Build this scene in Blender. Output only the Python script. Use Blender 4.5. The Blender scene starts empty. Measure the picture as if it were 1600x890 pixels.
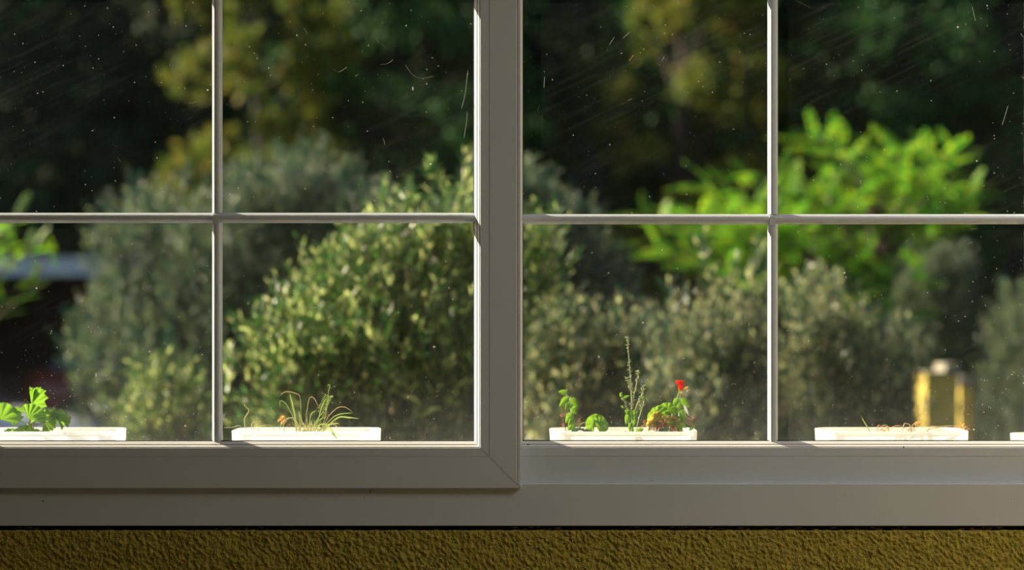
import bpy, math, random
import numpy as np
from mathutils import Vector, noise

C = bpy.context.scene.collection
rng = np.random.default_rng(7)
random.seed(7)
PI = math.pi

# ------------------------------------------------------------------ camera, light
D, ZC, F = 3.73, 1.35, 1600 * 70 / 36          # camera distance to window face, eye height, focal length in px
HZ = 500                                       # horizon row in the photograph
cam_d = bpy.data.cameras.new('camera')
cam = bpy.data.objects.new('camera', cam_d)
C.objects.link(cam)
cam.location = (0, -D, ZC)
cam.rotation_euler = (PI / 2, 0, 0)
cam_d.lens = 70
cam_d.sensor_width = 36
cam_d.shift_y = (HZ - 445) / 1600
cam_d.clip_start, cam_d.clip_end = 0.05, 500
cam_d.dof.use_dof = True
cam_d.dof.focus_distance = D + 0.05
cam_d.dof.aperture_fstop = 2.1
bpy.context.scene.camera = cam

SUN_AZ, SUN_EL = math.radians(19), math.radians(30)   # azimuth behind the window plane (from the left), elevation
to_sun = Vector((-math.cos(SUN_AZ) * math.cos(SUN_EL), math.sin(SUN_AZ) * math.cos(SUN_EL), math.sin(SUN_EL)))
sun_d = bpy.data.lights.new('sun', 'SUN')
sun_d.energy = 18.0
sun_d.color = (1.0, 0.86, 0.62)
sun_d.angle = math.radians(0.6)
sun = bpy.data.objects.new('sun', sun_d)
C.objects.link(sun)
sun.location = (-8, 2, 8)
sun.rotation_euler = to_sun.to_track_quat('Z', 'Y').to_euler()

w = bpy.data.worlds.new('sky')
bpy.context.scene.world = w
w.use_nodes = True
nt = w.node_tree
sky = nt.nodes.new('ShaderNodeTexSky')
sky.sky_type = 'NISHITA'
sky.sun_disc = False
sky.sun_elevation = SUN_EL
sky.sun_rotation = math.atan2(to_sun.x, to_sun.y)
bg = nt.nodes['Background']
nt.links.new(sky.outputs[0], bg.inputs[0])
bg.inputs[1].default_value = 0.145

lamp_d = bpy.data.lights.new('room_fill_light', 'AREA')  # added fill that brightens the window frame and wall, no such source seen
lamp_d.shape = 'RECTANGLE'
lamp_d.size, lamp_d.size_y = 0.8, 0.8
lamp_d.energy = 14
lamp_d.color = (0.96, 0.97, 1.0)
lamp = bpy.data.objects.new('room_fill_light', lamp_d)
C.objects.link(lamp)
lamp.location = (1.45, -1.3, 2.62)

vs = bpy.context.scene.view_settings
vs.view_transform = 'Standard'
vs.look = 'None'
vs.exposure = 0.1
vs.gamma = 1.0
vs.use_curve_mapping = False
cy = bpy.context.scene.cycles
cy.max_bounces = 10
cy.diffuse_bounces = 5
cy.transmission_bounces = 8
cy.transparent_max_bounces = 16


def P(px, py, Y):
    """place in the world of something seen at pixel (px, py) that stands Y metres behind the window face"""
    s = (D + Y) / F
    return np.array([(px - 800) * s, Y, ZC - (py - HZ) * s])


# ------------------------------------------------------------------ mesh helpers
class MB:
    def __init__(self):
        self.v, self.loops, self.counts, self.n = [], [], [], 0

    def add(self, verts, faces):
        verts = np.asarray(verts, dtype=np.float64).reshape(-1, 3)
        self.v.append(verts)
        if isinstance(faces, np.ndarray):
            self.loops.append((faces + self.n).ravel())
            self.counts.append(np.full(len(faces), faces.shape[1]))
        else:
            for f in faces:
                self.loops.append(np.array(f) + self.n)
                self.counts.append(np.array([len(f)]))
        self.n += len(verts)

    def box(self, x0, x1, y0, y1, z0, z1):
        self.add([(x0, y0, z0), (x1, y0, z0), (x1, y1, z0), (x0, y1, z0), (x0, y0, z1), (x1, y0, z1), (x1, y1, z1), (x0, y1, z1)],
                 np.array([(0, 3, 2, 1), (4, 5, 6, 7), (0, 1, 5, 4), (1, 2, 6, 5), (2, 3, 7, 6), (3, 0, 4, 7)]))

    def inst(self, tv, tf, pos, M):
        """template verts tv (k,3), faces tf (m,n); pos (N,3); M (N,3,3) columns = axes"""
        N, k = len(pos), len(tv)
        v = np.einsum('nij,kj->nki', M, tv) + pos[:, None, :]
        f = (tf[None] + (np.arange(N) * k)[:, None, None]).reshape(-1, tf.shape[1])
        self.add(v.reshape(-1, 3), f)

    def tube(self, pts, rad, sides=6, cap=True):
        pts = np.asarray(pts, float)
        n = len(pts)
        rad = np.full(n, rad) if np.isscalar(rad) else np.asarray(rad, float)
        t = np.gradient(pts, axis=0)
        t /= np.linalg.norm(t, axis=1)[:, None] + 1e-12
        ref = np.array([0.13, 0.97, 0.2])
        vs_ = []
        for i in range(n):
            u = np.cross(t[i], ref); u /= np.linalg.norm(u) + 1e-12
            v = np.cross(t[i], u)
            a = np.arange(sides) / sides * 2 * PI
            vs_.append(pts[i] + rad[i] * (np.cos(a)[:, None] * u + np.sin(a)[:, None] * v))
        fs = []
        for i in range(n - 1):
            for j in range(sides):
                k = (j + 1) % sides
                fs.append((i * sides + j, i * sides + k, (i + 1) * sides + k, (i + 1) * sides + j))
        self.add(np.concatenate(vs_), np.array(fs))
        if cap and sides > 2:
            self.add(vs_[0], [tuple(range(sides))[::-1]]); self.add(vs_[-1], [tuple(range(sides))])

    def build(self, name, mat, parent=None, smooth=False, loc=None):
        v = np.concatenate(self.v); loops = np.concatenate(self.loops).astype(np.int32)
        cnt = np.concatenate(self.counts).astype(np.int32)
        if loc is not None:
            v = v - np.asarray(loc)
        me = bpy.data.meshes.new(name)
        me.vertices.add(len(v)); me.vertices.foreach_set('co', v.astype(np.float32).ravel())
        me.loops.add(len(loops)); me.loops.foreach_set('vertex_index', loops)
        me.polygons.add(len(cnt))
        me.polygons.foreach_set('loop_start', np.concatenate([[0], np.cumsum(cnt)[:-1]]).astype(np.int32))
        me.polygons.foreach_set('use_smooth', np.full(len(cnt), smooth))
        me.update(calc_edges=True)
        me.validate()
        me.materials.append(mat)
        o = bpy.data.objects.new(name, me)
        C.objects.link(o)
        if parent is not None:
            o.parent = parent
            if loc is None:      # geometry was given in world coordinates
                o.location = -parent.location
        elif loc is not None:
            o.location = loc
        return o


def tag(o, label=None, cat=None, group=None, kind=None):
    if label: o['label'] = label
    if cat: o['category'] = cat
    if group: o['group'] = group
    if kind: o['kind'] = kind
    return o


def thing(name, label, cat, loc=(0, 0, 0), group=None):
    o = bpy.data.objects.new(name, None)
    C.objects.link(o)
    o.location = [float(q) for q in loc]
    o.empty_display_size = 0.1
    return tag(o, label, cat, group)


def struct_root(name, label=None, loc=(0, 0, 0)):
    o = bpy.data.objects.new(name, None)
    C.objects.link(o)
    o.location = loc
    return tag(o, label, kind='structure')


def curve(pts, n=8):
    """Catmull-Rom through points"""
    p = [np.asarray(q, float) for q in pts]
    if len(p) == 2:
        return np.array([p[0] + (p[1] - p[0]) * t for t in np.linspace(0, 1, n)])
    p = [2 * p[0] - p[1]] + p + [2 * p[-1] - p[-2]]
    out = []
    for i in range(1, len(p) - 2):
        for t in np.linspace(0, 1, n, endpoint=False):
            a, b, c, d = p[i - 1], p[i], p[i + 1], p[i + 2]
            out.append(0.5 * (2 * b + (c - a) * t + (2 * a - 5 * b + 4 * c - d) * t * t + (3 * b - a - 3 * c + d) * t ** 3))
    out.append(p[-2])
    return np.array(out)


def nrm(a):
    return a / (np.linalg.norm(a, axis=-1, keepdims=True) + 1e-12)


def axes(ydir, zhint):
    y = nrm(ydir); x = nrm(np.cross(y, zhint)); z = np.cross(x, y)
    return np.stack([x, y, z], -1)      # columns


# ------------------------------------------------------------------ materials
def mat_new(name):
    m = bpy.data.materials.new(name)
    m.use_nodes = True
    t = m.node_tree
    for n in list(t.nodes):
        t.nodes.remove(n)
    return m, t, t.nodes.new('ShaderNodeOutputMaterial')


def plain(name, col, rough=0.5, spec=0.5, metal=0.0, var=0.0, scale=20, bump=0.0, bscale=200):
    m, t, out = mat_new(name)
    p = t.nodes.new('ShaderNodeBsdfPrincipled')
    p.inputs['Roughness'].default_value = rough
    p.inputs['Specular IOR Level'].default_value = spec
    p.inputs['Metallic'].default_value = metal
    tc = t.nodes.new('ShaderNodeTexCoord')
    ns = t.nodes.new('ShaderNodeTexNoise'); ns.inputs['Scale'].default_value = scale; ns.inputs['Detail'].default_value = 5
    t.links.new(tc.outputs['Object'], ns.inputs['Vector'])
    rp = t.nodes.new('ShaderNodeValToRGB')
    a = [c * (1 - var) for c in col]; b = [min(1, c * (1 + var)) for c in col]
    rp.color_ramp.elements[0].position = 0.3; rp.color_ramp.elements[1].position = 0.7
    rp.color_ramp.elements[0].color = (*a, 1); rp.color_ramp.elements[1].color = (*b, 1)
    t.links.new(ns.outputs[0], rp.inputs[0]); t.links.new(rp.outputs[0], p.inputs['Base Color'])
    if bump:
        nb = t.nodes.new('ShaderNodeTexNoise'); nb.inputs['Scale'].default_value = bscale; nb.inputs['Detail'].default_value = 6
        t.links.new(tc.outputs['Object'], nb.inputs['Vector'])
        bp = t.nodes.new('ShaderNodeBump'); bp.inputs['Strength'].default_value = 1; bp.inputs['Distance'].default_value = bump
        t.links.new(nb.outputs[0], bp.inputs['Height']); t.links.new(bp.outputs[0], p.inputs['Normal'])
    t.links.new(p.outputs[0], out.inputs[0])
    return m


def leafmat(name, cols, back=None, trans=0.35, tcol=None, rough=0.4, spec=0.5):
    """leaf: colour varies per leaf, light shines through; underside may be paler; a fourth colour paints sun glints"""
    m, t, out = mat_new(name)
    g = t.nodes.new('ShaderNodeNewGeometry')
    rp = t.nodes.new('ShaderNodeValToRGB')
    while len(rp.color_ramp.elements) < len(cols):
        rp.color_ramp.elements.new(0.5)
    for i, c in enumerate(cols):
        e = rp.color_ramp.elements[i]
        e.position = (0, .4, .76, .81)[i] if len(cols) == 4 else i / max(1, len(cols) - 1)  # of four colours the last is a highlight tier, sun glints as leaf colour
        e.color = (*c, 1)
    t.links.new(g.outputs['Random Per Island'], rp.inputs[0])
    p = t.nodes.new('ShaderNodeBsdfPrincipled')
    p.inputs['Roughness'].default_value = rough
    p.inputs['Specular IOR Level'].default_value = spec
    src = rp.outputs[0]
    if back:
        mx = t.nodes.new('ShaderNodeMix'); mx.data_type = 'RGBA'
        t.links.new(g.outputs['Backfacing'], mx.inputs[0])
        t.links.new(rp.outputs[0], mx.inputs[6]); mx.inputs[7].default_value = (*back, 1)
        src = mx.outputs[2]
    t.links.new(src, p.inputs['Base Color'])
    tr = t.nodes.new('ShaderNodeBsdfTranslucent')
    if tcol:
        tr.inputs[0].default_value = (*tcol, 1)
    else:
        t.links.new(rp.outputs[0], tr.inputs[0])
    ms = t.nodes.new('ShaderNodeMixShader'); ms.inputs[0].default_value = trans
    t.links.new(p.outputs[0], ms.inputs[1]); t.links.new(tr.outputs[0], ms.inputs[2])
    t.links.new(ms.outputs[0], out.inputs[0])
    return m


def glassmat():
    """clear thin pane with dust specks, a thin even film of dirt that thickens near the lower edge"""
    m, t, out = mat_new('dusty_glass')
    N = t.nodes; L = t.links
    tc = N.new('ShaderNodeTexCoord')
    def math_(op, a, b=None, clamp=False):
        n = N.new('ShaderNodeMath'); n.operation = op; n.use_clamp = clamp
        for i, q in enumerate((a, b)):
            if q is None: continue
            if isinstance(q, (int, float)): n.inputs[i].default_value = q
            else: L.new(q, n.inputs[i])
        return n.outputs[0]
    def specks(scale, rad, keep, stretch=(1, 1, 1)):
        mp = N.new('ShaderNodeMapping'); mp.inputs['Scale'].default_value = stretch
        mp.inputs['Rotation'].default_value = (0, 0.6 * (stretch[0] != 1), 0)
        L.new(tc.outputs['Object'], mp.inputs[0])
        v = N.new('ShaderNodeTexVoronoi'); v.inputs['Scale'].default_value = scale
        L.new(mp.outputs[0], v.inputs['Vector'])
        sp = N.new('ShaderNodeSeparateColor'); L.new(v.outputs['Color'], sp.inputs[0])
        k = math_('GREATER_THAN', sp.outputs[0], 1 - keep)
        r = math_('MULTIPLY', sp.outputs[1], rad)
        d = math_('SUBTRACT', r, v.outputs['Distance'])
        d = math_('MULTIPLY', d, 4 / rad, True)
        return math_('MULTIPLY', k, d)
    a = specks(75, 0.11, 0.40)
    b = specks(28, 0.055, 0.5)
    c = specks(170, 0.22, 0.35)
    e = specks(22, 0.045, 0.25, (1, 1, 0.35))
    # patches where the fine dust gathers
    nz = N.new('ShaderNodeTexNoise'); nz.inputs['Scale'].default_value = 3.5; nz.inputs['Detail'].default_value = 3
    L.new(tc.outputs['Object'], nz.inputs['Vector'])
    pn = math_('MULTIPLY', math_('SUBTRACT', nz.outputs[0], 0.42), 3, True)
    sx = N.new('ShaderNodeSeparateXYZ'); L.new(tc.outputs['Object'], sx.inputs[0])
    low = math_('SUBTRACT', 1.0, math_('DIVIDE', sx.outputs[2], 0.16), True)   # near the bottom edge of the pane
    low = math_('POWER', low, 1.6)
    fine = math_('ADD', math_('MULTIPLY', pn, 0.35), math_('MULTIPLY', low, 1.1))
    c = math_('MULTIPLY', c, fine, True)
    # wiping streaks
    mp = N.new('ShaderNodeMapping'); mp.vector_type = 'TEXTURE'; mp.inputs['Rotation'].default_value = (0, -0.45, 0); mp.inputs['Scale'].default_value = (.35, 1, .02)
    L.new(tc.outputs['Object'], mp.inputs[0])
    st = N.new('ShaderNodeTexNoise'); st.inputs['Scale'].default_value = 2.5; st.inputs['Detail'].default_value = 4
    L.new(mp.outputs[0], st.inputs['Vector'])
    st = math_('MULTIPLY', math_('MULTIPLY', math_('SUBTRACT', st.outputs[0], 0.5), 0.10, True), pn)
    film = math_('ADD', math_('ADD', 0.003, math_('MULTIPLY', pn, 0.005)), math_('ADD', st, math_('MULTIPLY', low, 0.05)))
    s = math_('ADD', math_('MULTIPLY', a, 0.55), math_('ADD', b, math_('ADD', math_('MULTIPLY', c, 0.45), math_('MULTIPLY', e, 0.7))), True)
    fac = math_('ADD', math_('MULTIPLY', s, 0.55), film, True)
    df = N.new('ShaderNodeBsdfDiffuse'); df.inputs[0].default_value = (0.8, 0.8, 0.78, 1)
    tl = N.new('ShaderNodeBsdfTranslucent'); tl.inputs[0].default_value = (0.8, 0.8, 0.78, 1)
    dm = N.new('ShaderNodeMixShader'); L.new(df.outputs[0], dm.inputs[1]); L.new(tl.outputs[0], dm.inputs[2])
    tp = N.new('ShaderNodeBsdfTransparent'); tp.inputs[0].default_value = (0.95, 0.97, 0.96, 1)
    gl = N.new('ShaderNodeBsdfGlossy'); gl.inputs['Roughness'].default_value = 0.0
    fr = N.new('ShaderNodeFresnel'); fr.inputs[0].default_value = 1.45
    gm = N.new('ShaderNodeMixShader'); L.new(fr.outputs[0], gm.inputs[0]); L.new(tp.outputs[0], gm.inputs[1]); L.new(gl.outputs[0], gm.inputs[2])
    fm = N.new('ShaderNodeMixShader'); L.new(fac, fm.inputs[0]); L.new(gm.outputs[0], fm.inputs[1]); L.new(dm.outputs[0], fm.inputs[2])
    L.new(fm.outputs[0], out.inputs[0])
    return m


def potmat(name, col):
    m, t, out = mat_new(name)
    p = t.nodes.new('ShaderNodeBsdfPrincipled'); p.inputs['Roughness'].default_value = 0.45
    tc = t.nodes.new('ShaderNodeTexCoord')
    ns = t.nodes.new('ShaderNodeTexNoise'); ns.inputs['Scale'].default_value = 14; ns.inputs['Detail'].default_value = 4
    t.links.new(tc.outputs['Object'], ns.inputs['Vector'])
    rp = t.nodes.new('ShaderNodeValToRGB')
    rp.color_ramp.elements[0].position = 0.35; rp.color_ramp.elements[1].position = 0.6
    rp.color_ramp.elements[0].color = (*[c * 0.93 for c in col], 1); rp.color_ramp.elements[1].color = (*col, 1)
    t.links.new(ns.outputs[0], rp.inputs[0]); t.links.new(rp.outputs[0], p.inputs['Base Color'])
    tr = t.nodes.new('ShaderNodeBsdfTranslucent'); t.links.new(rp.outputs[0], tr.inputs[0])
    ms = t.nodes.new('ShaderNodeMixShader'); ms.inputs[0].default_value = 0.42
    t.links.new(p.outputs[0], ms.inputs[1]); t.links.new(tr.outputs[0], ms.inputs[2]); t.links.new(ms.outputs[0], out.inputs[0])
    return m


M_pvc = plain('white_pvc', (0.66, 0.71, 0.77), 0.32, 0.4, var=0.03, scale=3)
M_bead = plain('white_glazing_bead', (0.78, 0.78, 0.77), 0.3, 0.4, var=0.01)
M_gasket = plain('black_gasket', (0.02, 0.02, 0.02), 0.6)
M_glass = glassmat()
M_stucco = plain('ochre_stucco', (0.52, 0.43, 0.09), 0.9, 0.1, var=0.16, scale=90, bump=0.004, bscale=420)
M_ochre = plain('ochre_paint', (0.60, 0.42, 0.08), 0.85, 0.1, var=0.06, scale=3, bump=0.002, bscale=120)
M_grey = plain('dull_grey_plaster', (0.30, 0.30, 0.27), 0.9, 0.1, var=0.06, scale=3)
M_gap_shade = plain('gap_shade_black', (0.015, 0.013, 0.01), 0.9, 0.1, var=0.6, scale=30)  # near black stands in for the shadow in the gap
M_flake = plain('ochre_plaster_flake', (0.30, 0.22, 0.06), 0.9, 0.1, var=0.3, scale=80)
M_rust = plain('rust', (0.16, 0.05, 0.015), 0.9, 0.1, var=0.4, scale=400)
M_fbark = plain('dark_woodland_bark', (0.035, 0.03, 0.025), 0.95, 0.1, var=0.4, scale=8)
M_dark = plain('black_fly_speck', (0.02, 0.018, 0.015), 0.7)
M_ceil = plain('white_ceiling', (0.75, 0.72, 0.66), 0.9, 0.1)
M_floor = plain('stone_floor', (0.22, 0.21, 0.18), 0.6, 0.3, var=0.2, scale=4)
M_stone = plain('pale_stone_sill', (0.62, 0.60, 0.56), 0.6, 0.3, var=0.1, scale=25)
M_pot = potmat('white_translucent_plastic', (0.97, 0.965, 0.95))
M_potold = potmat('yellowed_white_plastic', (0.96, 0.94, 0.87))
M_soil = plain('dry_soil', (0.16, 0.11, 0.07), 0.95, 0.1, var=0.5, scale=120, bump=0.004, bscale=150)
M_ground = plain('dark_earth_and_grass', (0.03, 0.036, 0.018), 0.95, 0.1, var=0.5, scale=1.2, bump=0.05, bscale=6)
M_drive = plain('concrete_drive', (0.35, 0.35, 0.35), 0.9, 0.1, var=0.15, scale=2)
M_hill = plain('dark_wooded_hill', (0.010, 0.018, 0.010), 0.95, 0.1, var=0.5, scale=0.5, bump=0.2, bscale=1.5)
M_bark = plain('grey_brown_bark', (0.14, 0.11, 0.08), 0.9, 0.2, var=0.4, scale=30, bump=0.01, bscale=40)
M_twig = plain('olive_twig', (0.20, 0.17, 0.10), 0.7, 0.3, var=0.2, scale=30)
M_olive_front = leafmat('olive_leaves_yellow_glints', [(0.022, 0.085, 0.024), (0.05, 0.14, 0.03), (0.12, 0.23, 0.04), (0.68, 0.76, 0.26)], None, 0.42, None, 0.32, 0.6)  # last colour paints golden glints on some leaves
M_olive_mid = leafmat('olive_leaves_greyer', [(0.012, 0.060, 0.034), (0.028, 0.092, 0.050), (0.06, 0.13, 0.06), (0.76, 0.78, 0.36)], None, 0.42, None, 0.34, 0.6)  # pale last colour is painted glints
M_olive_back = leafmat('olive_leaves_blue_green', [(0.010, 0.052, 0.040), (0.022, 0.080, 0.056), (0.04, 0.11, 0.07), (0.34, 0.42, 0.20)], None, 0.3, None, 0.4, 0.5)  # last colour paints softer highlights
M_locust = leafmat('bright_compound_leaves', [(0.05, 0.20, 0.018), (0.09, 0.28, 0.02), (0.34, 0.44, 0.015)], None, 0.62, None, 0.5, 0.25)
M_forest = leafmat('forest_leaves_shade_dark', [(0.005, 0.022, 0.010), (0.008, 0.034, 0.014), (0.014, 0.046, 0.018)], None, 0.2, None, 0.7, 0.15)  # very dark green puts the woodland shade into the leaf colour
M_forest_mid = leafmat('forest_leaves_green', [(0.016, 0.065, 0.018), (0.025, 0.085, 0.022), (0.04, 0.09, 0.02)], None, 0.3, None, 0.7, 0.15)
M_forest_yel = leafmat('forest_leaves_yellow_glow', [(0.06, 0.11, 0.012), (0.13, 0.16, 0.018), (0.20, 0.15, 0.03)], None, 0.35, None, 0.7, 0.15)  # yellowish needles, colour raised to carry the sunlit glow in the woods
M_geran = leafmat('geranium_leaf', [(0.05, 0.17, 0.02), (0.08, 0.23, 0.03)], None, 0.45, (0.19, 0.36, 0.012), 0.45, 0.35)
M_geran_edge = leafmat('geranium_leaf_reddish', [(0.24, 0.24, 0.06), (0.30, 0.20, 0.07)], None, 0.45, (0.5, 0.36, 0.05), 0.6, 0.3)
M_grassg = leafmat('green_grass_blade', [(0.20, 0.32, 0.08), (0.28, 0.38, 0.12)], None, 0.45, (0.4, 0.5, 0.1), 0.5, 0.3)
M_dry = leafmat('dry_grass', [(0.50, 0.40, 0.20), (0.6, 0.5, 0.3)], None, 0.35, (0.6, 0.45, 0.2), 0.7, 0.2)
M_brown = leafmat('dead_brown_leaf', [(0.26, 0.12, 0.06), (0.36, 0.18, 0.10)], None, 0.35, (0.4, 0.18, 0.08), 0.8, 0.2)
M_orange = leafmat('dry_orange_flower', [(0.6, 0.32, 0.07), (0.6, 0.4, 0.14)], None, 0.4, (0.7, 0.4, 0.1), 0.8, 0.2)
M_red = leafmat('red_petal', [(0.75, 0.02, 0.015), (0.65, 0.015, 0.01)], None, 0.4, (0.8, 0.03, 0.01), 0.6, 0.3)
M_stem = leafmat('pale_green_stem', [(0.34, 0.40, 0.18), (0.42, 0.44, 0.24)], None, 0.2, (0.4, 0.5, 0.2), 0.6, 0.3)
M_hair = plain('white_fibre', (0.85, 0.83, 0.78), 0.6)
M_fibre = plain('grey_fibre', (0.45, 0.44, 0.40), 0.8)
M_carport = plain('blue_grey_metal_sheet', (0.34, 0.40, 0.50), 0.45, 0.5, var=0.08, scale=3)
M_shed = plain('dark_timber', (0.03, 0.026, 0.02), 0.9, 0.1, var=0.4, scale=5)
M_silver = plain('silver_car_paint', (0.42, 0.46, 0.52), 0.3, 0.5, 0.3)
M_redcar = plain('red_car_paint', (0.14, 0.01, 0.015), 0.25, 0.5)
M_cglass = plain('dark_blue_car_glass', (0.02, 0.03, 0.05), 0.05, 0.8)
M_tyre = plain('black_rubber', (0.02, 0.02, 0.02), 0.8)
M_pillar = plain('ochre_reflection', (0.50, 0.38, 0.09), 0.9, 0.1, var=0.2, scale=9, bump=0.004, bscale=40)
M_cap = plain('pale_reflection_cap', (0.24, 0.22, 0.17), 0.9, 0.1, var=0.15, scale=14)

# ------------------------------------------------------------------ room shell
ROOM_X0, ROOM_X1, ROOM_Y0, ROOM_Z1 = -2.3, 1.95, -4.7, 2.7
WF, WB = 0.016, 0.10                       # faces of the window wall
OX0, OX1 = -1.70, 1.70                     # opening
OZ0 = ZC - 321 * (D + 0.012) / F           # underside of the window frame
OZ1 = 2.32
m = MB(); m.box(ROOM_X0 - .1, ROOM_X1 + .1, ROOM_Y0 - .1, WB, -0.1, 0.0); tag(m.build('floor', M_floor), kind='structure')
m = MB(); m.box(ROOM_X0 - .1, ROOM_X1 + .1, ROOM_Y0 - .1, WB, ROOM_Z1, ROOM_Z1 + .12); tag(m.build('ceiling', M_ceil), kind='structure')
m = MB(); m.box(ROOM_X0 - .1, ROOM_X0, ROOM_Y0 - .1, WB, 0, ROOM_Z1); tag(m.build('wall_left', M_grey), kind='structure')
m = MB(); m.box(ROOM_X1, ROOM_X1 + .1, ROOM_Y0 - .1, WB, 0, ROOM_Z1); tag(m.build('wall_right', M_ochre), kind='structure')
m = MB(); m.box(ROOM_X0, ROOM_X1, ROOM_Y0 - .1, ROOM_Y0, 0, ROOM_Z1); tag(m.build('wall_back', M_grey), kind='structure')

# window wall: rough stucco below the window is really uneven
ZTOP = ZC - 328 * (D + WF) / F
m = MB()
NX, NZ = 1500, 66
xs = np.linspace(OX0 - .05, OX1 + .05, NX)
zs = np.concatenate([np.linspace(ZTOP - 0.16, ZTOP, NZ)])
V = np.zeros((NZ, NX, 3))
for j, z in enumerate(zs):
    for i, x in enumerate(xs):
        q = Vector((x * 130 + z * 60, z * 110, 3.1))
        h = noise.noise(q) * 0.6 + noise.noise(q * 2.1) * 0.7 + noise.noise(Vector((x * 22, z * 22, 9))) * 0.4
        V[j, i] = (x, WF - 0.0050 * h, z)
e = noise.noise
for i, x in enumerate(xs):
    V[-1, i, 2] += 0.0018 * e(Vector((x * 60, 0, 0))) + 0.001 * e(Vector((x * 200, 5, 0)))
    V[-1, i, 1] += 0.003
idx = np.arange(NZ * NX).reshape(NZ, NX)
Fq = np.stack([idx[:-1, :-1], idx[:-1, 1:], idx[1:, 1:], idx[1:, :-1]], -1).reshape(-1, 4)
m.add(V.reshape(-1, 3), Fq)
zb = ZTOP - 0.16
m.box(OX0 - .05, OX1 + .05, WF + .003, WB, 0, ZTOP - .001)
m.box(OX0 - .05, OX1 + .05, WF, WF + .01, 0, zb)
m.box(ROOM_X0, OX0 - .0, WF, WB, 0, ROOM_Z1)
m.box(OX1, ROOM_X1, WF, WB, 0, ROOM_Z1)
m.box(OX0, OX1, WF, WB, OZ1, ROOM_Z1)
tag(m.build('wall_front', M_stucco, smooth=False), kind='structure')
# crack between frame and stucco: dark strip paints its shadow, with flakes of plaster
m = MB(); m.box(OX0, OX1, 0.026, 0.09, ZTOP - .004, OZ0)
crack = tag(m.build('trim_3', M_gap_shade), kind='structure')
m = MB()
for a, b in ((20, 60), (150, 175), (335, 420), (520, 545), (800, 828), (838, 868), (975, 1140), (1150, 1235), (1240, 1300), (1325, 1420), (1500, 1560)):
    x = a
    while x < b:
        L = random.uniform(4, 16); h = random.uniform(.0006, .0022)
        c = P(x + L / 2, random.uniform(823.5, 827.5), 0.024)
        hw = L * .0006
        m.add([(c[0] - hw, .0255, c[2]), (c[0] - hw * .3, .0225, c[2] - h), (c[0] + hw, .0255, c[2] - h * .3), (c[0] + hw * .4, .0225, c[2] + h), (c[0] - hw * .5, .0235, c[2] + h * .8), (c[0], .027, c[2])],
              [(0, 1, 4), (1, 3, 4), (1, 2, 3), (0, 4, 5), (4, 3, 5), (3, 2, 5), (2, 1, 5), (1, 0, 5)])
        x += L * random.uniform(.7, 1.8)
f = m.build('plaster_flake', M_flake, crack)
tag(f, kind='stuff')


# ------------------------------------------------------------------ windows
def frame_side(mb, prof, x0, x1, z0, z1, side, gap=0.0005):
    """one mitred member of a rectangular frame; prof = closed loop of (u inwards, y)"""
    k = len(prof); vs_ = []
    for end in (0, 1):
        for (u, y) in prof:
            a = u + gap
            if side == 'bottom': vs_.append(((x0 + a, x1 - a)[end], y, z0 + u))
            if side == 'top': vs_.append(((x0 + a, x1 - a)[end], y, z1 - u))
            if side == 'left': vs_.append((x0 + u, y, (z0 + a, z1 - a)[end]))
            if side == 'right': vs_.append((x1 - u, y, (z0 + a, z1 - a)[end]))
    flip = side in ('bottom', 'right')
    fs = []
    for j in range(k):
        q = (j, (j + 1) % k, (j + 1) % k + k, j + k)
        fs.append(q if flip else q[::-1])
    fs.append(tuple(range(k))[::-1] if flip else tuple(range(k)))
    fs.append(tuple(range(k, 2 * k)) if flip else tuple(range(k, 2 * k))[::-1])
    mb.add(vs_, fs)


SASH = [(0, .0115), (0, .0030), (.0007, .0022), (.0050, .0022), (.0055, .0050), (.0062, .0050), (.0068, .0008), (.0076, 0), (.0583, 0), (.0587, .0012), (.0593, .0012),
        (.0598, .0003), (.0750, .0003), (.0762, .0012), (.0768, .004), (.0768, .036), (.0082, .036), (.0082, .0115)]
SASH_H = [(0, .0115), (0, .0008), (.0008, 0)] + SASH[8:]
BEAD = [(.0768, .0030), (.0776, .0022), (.0808, .0060), (.0812, .0085), (.0818, .0085), (.0822, .0070), (.0872, .0128), (.0872, .0172), (.0768, .0172)]
GASK = [(.0768, .0173), (.0884, .0150), (.0888, .0200), (.0768, .0200)]
MUN = [(-9.3, 0), (-9.3, -2.2), (-8.4, -3.0), (-6.4, -5.6), (-5.2, -6.2), (-4.6, -8.0), (-1.5, -9.0), (1.5, -9.0), (4.6, -8.0), (5.2, -6.2), (6.4, -5.6), (8.4, -3.0), (9.3, -2.2), (9.3, 0)]


def muntin(mb, a, b, yg, horizontal, sgn=1, w_=1.0):
    k = len(MUN); vs_ = []
    for s in (a, b):
        for (q, d) in MUN:
            q, d = q * .001 * w_, d * .001 * sgn
            vs_.append((s[0], yg + d, s[1] + q) if horizontal else (s[0] + q, yg + d, s[1]))
    fs = [(j, (j + 1) % k, (j + 1) % k + k, j + k) for j in range(k)] + [tuple(range(k)), tuple(range(k, 2 * k))]
    mb.add(vs_, fs)


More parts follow.
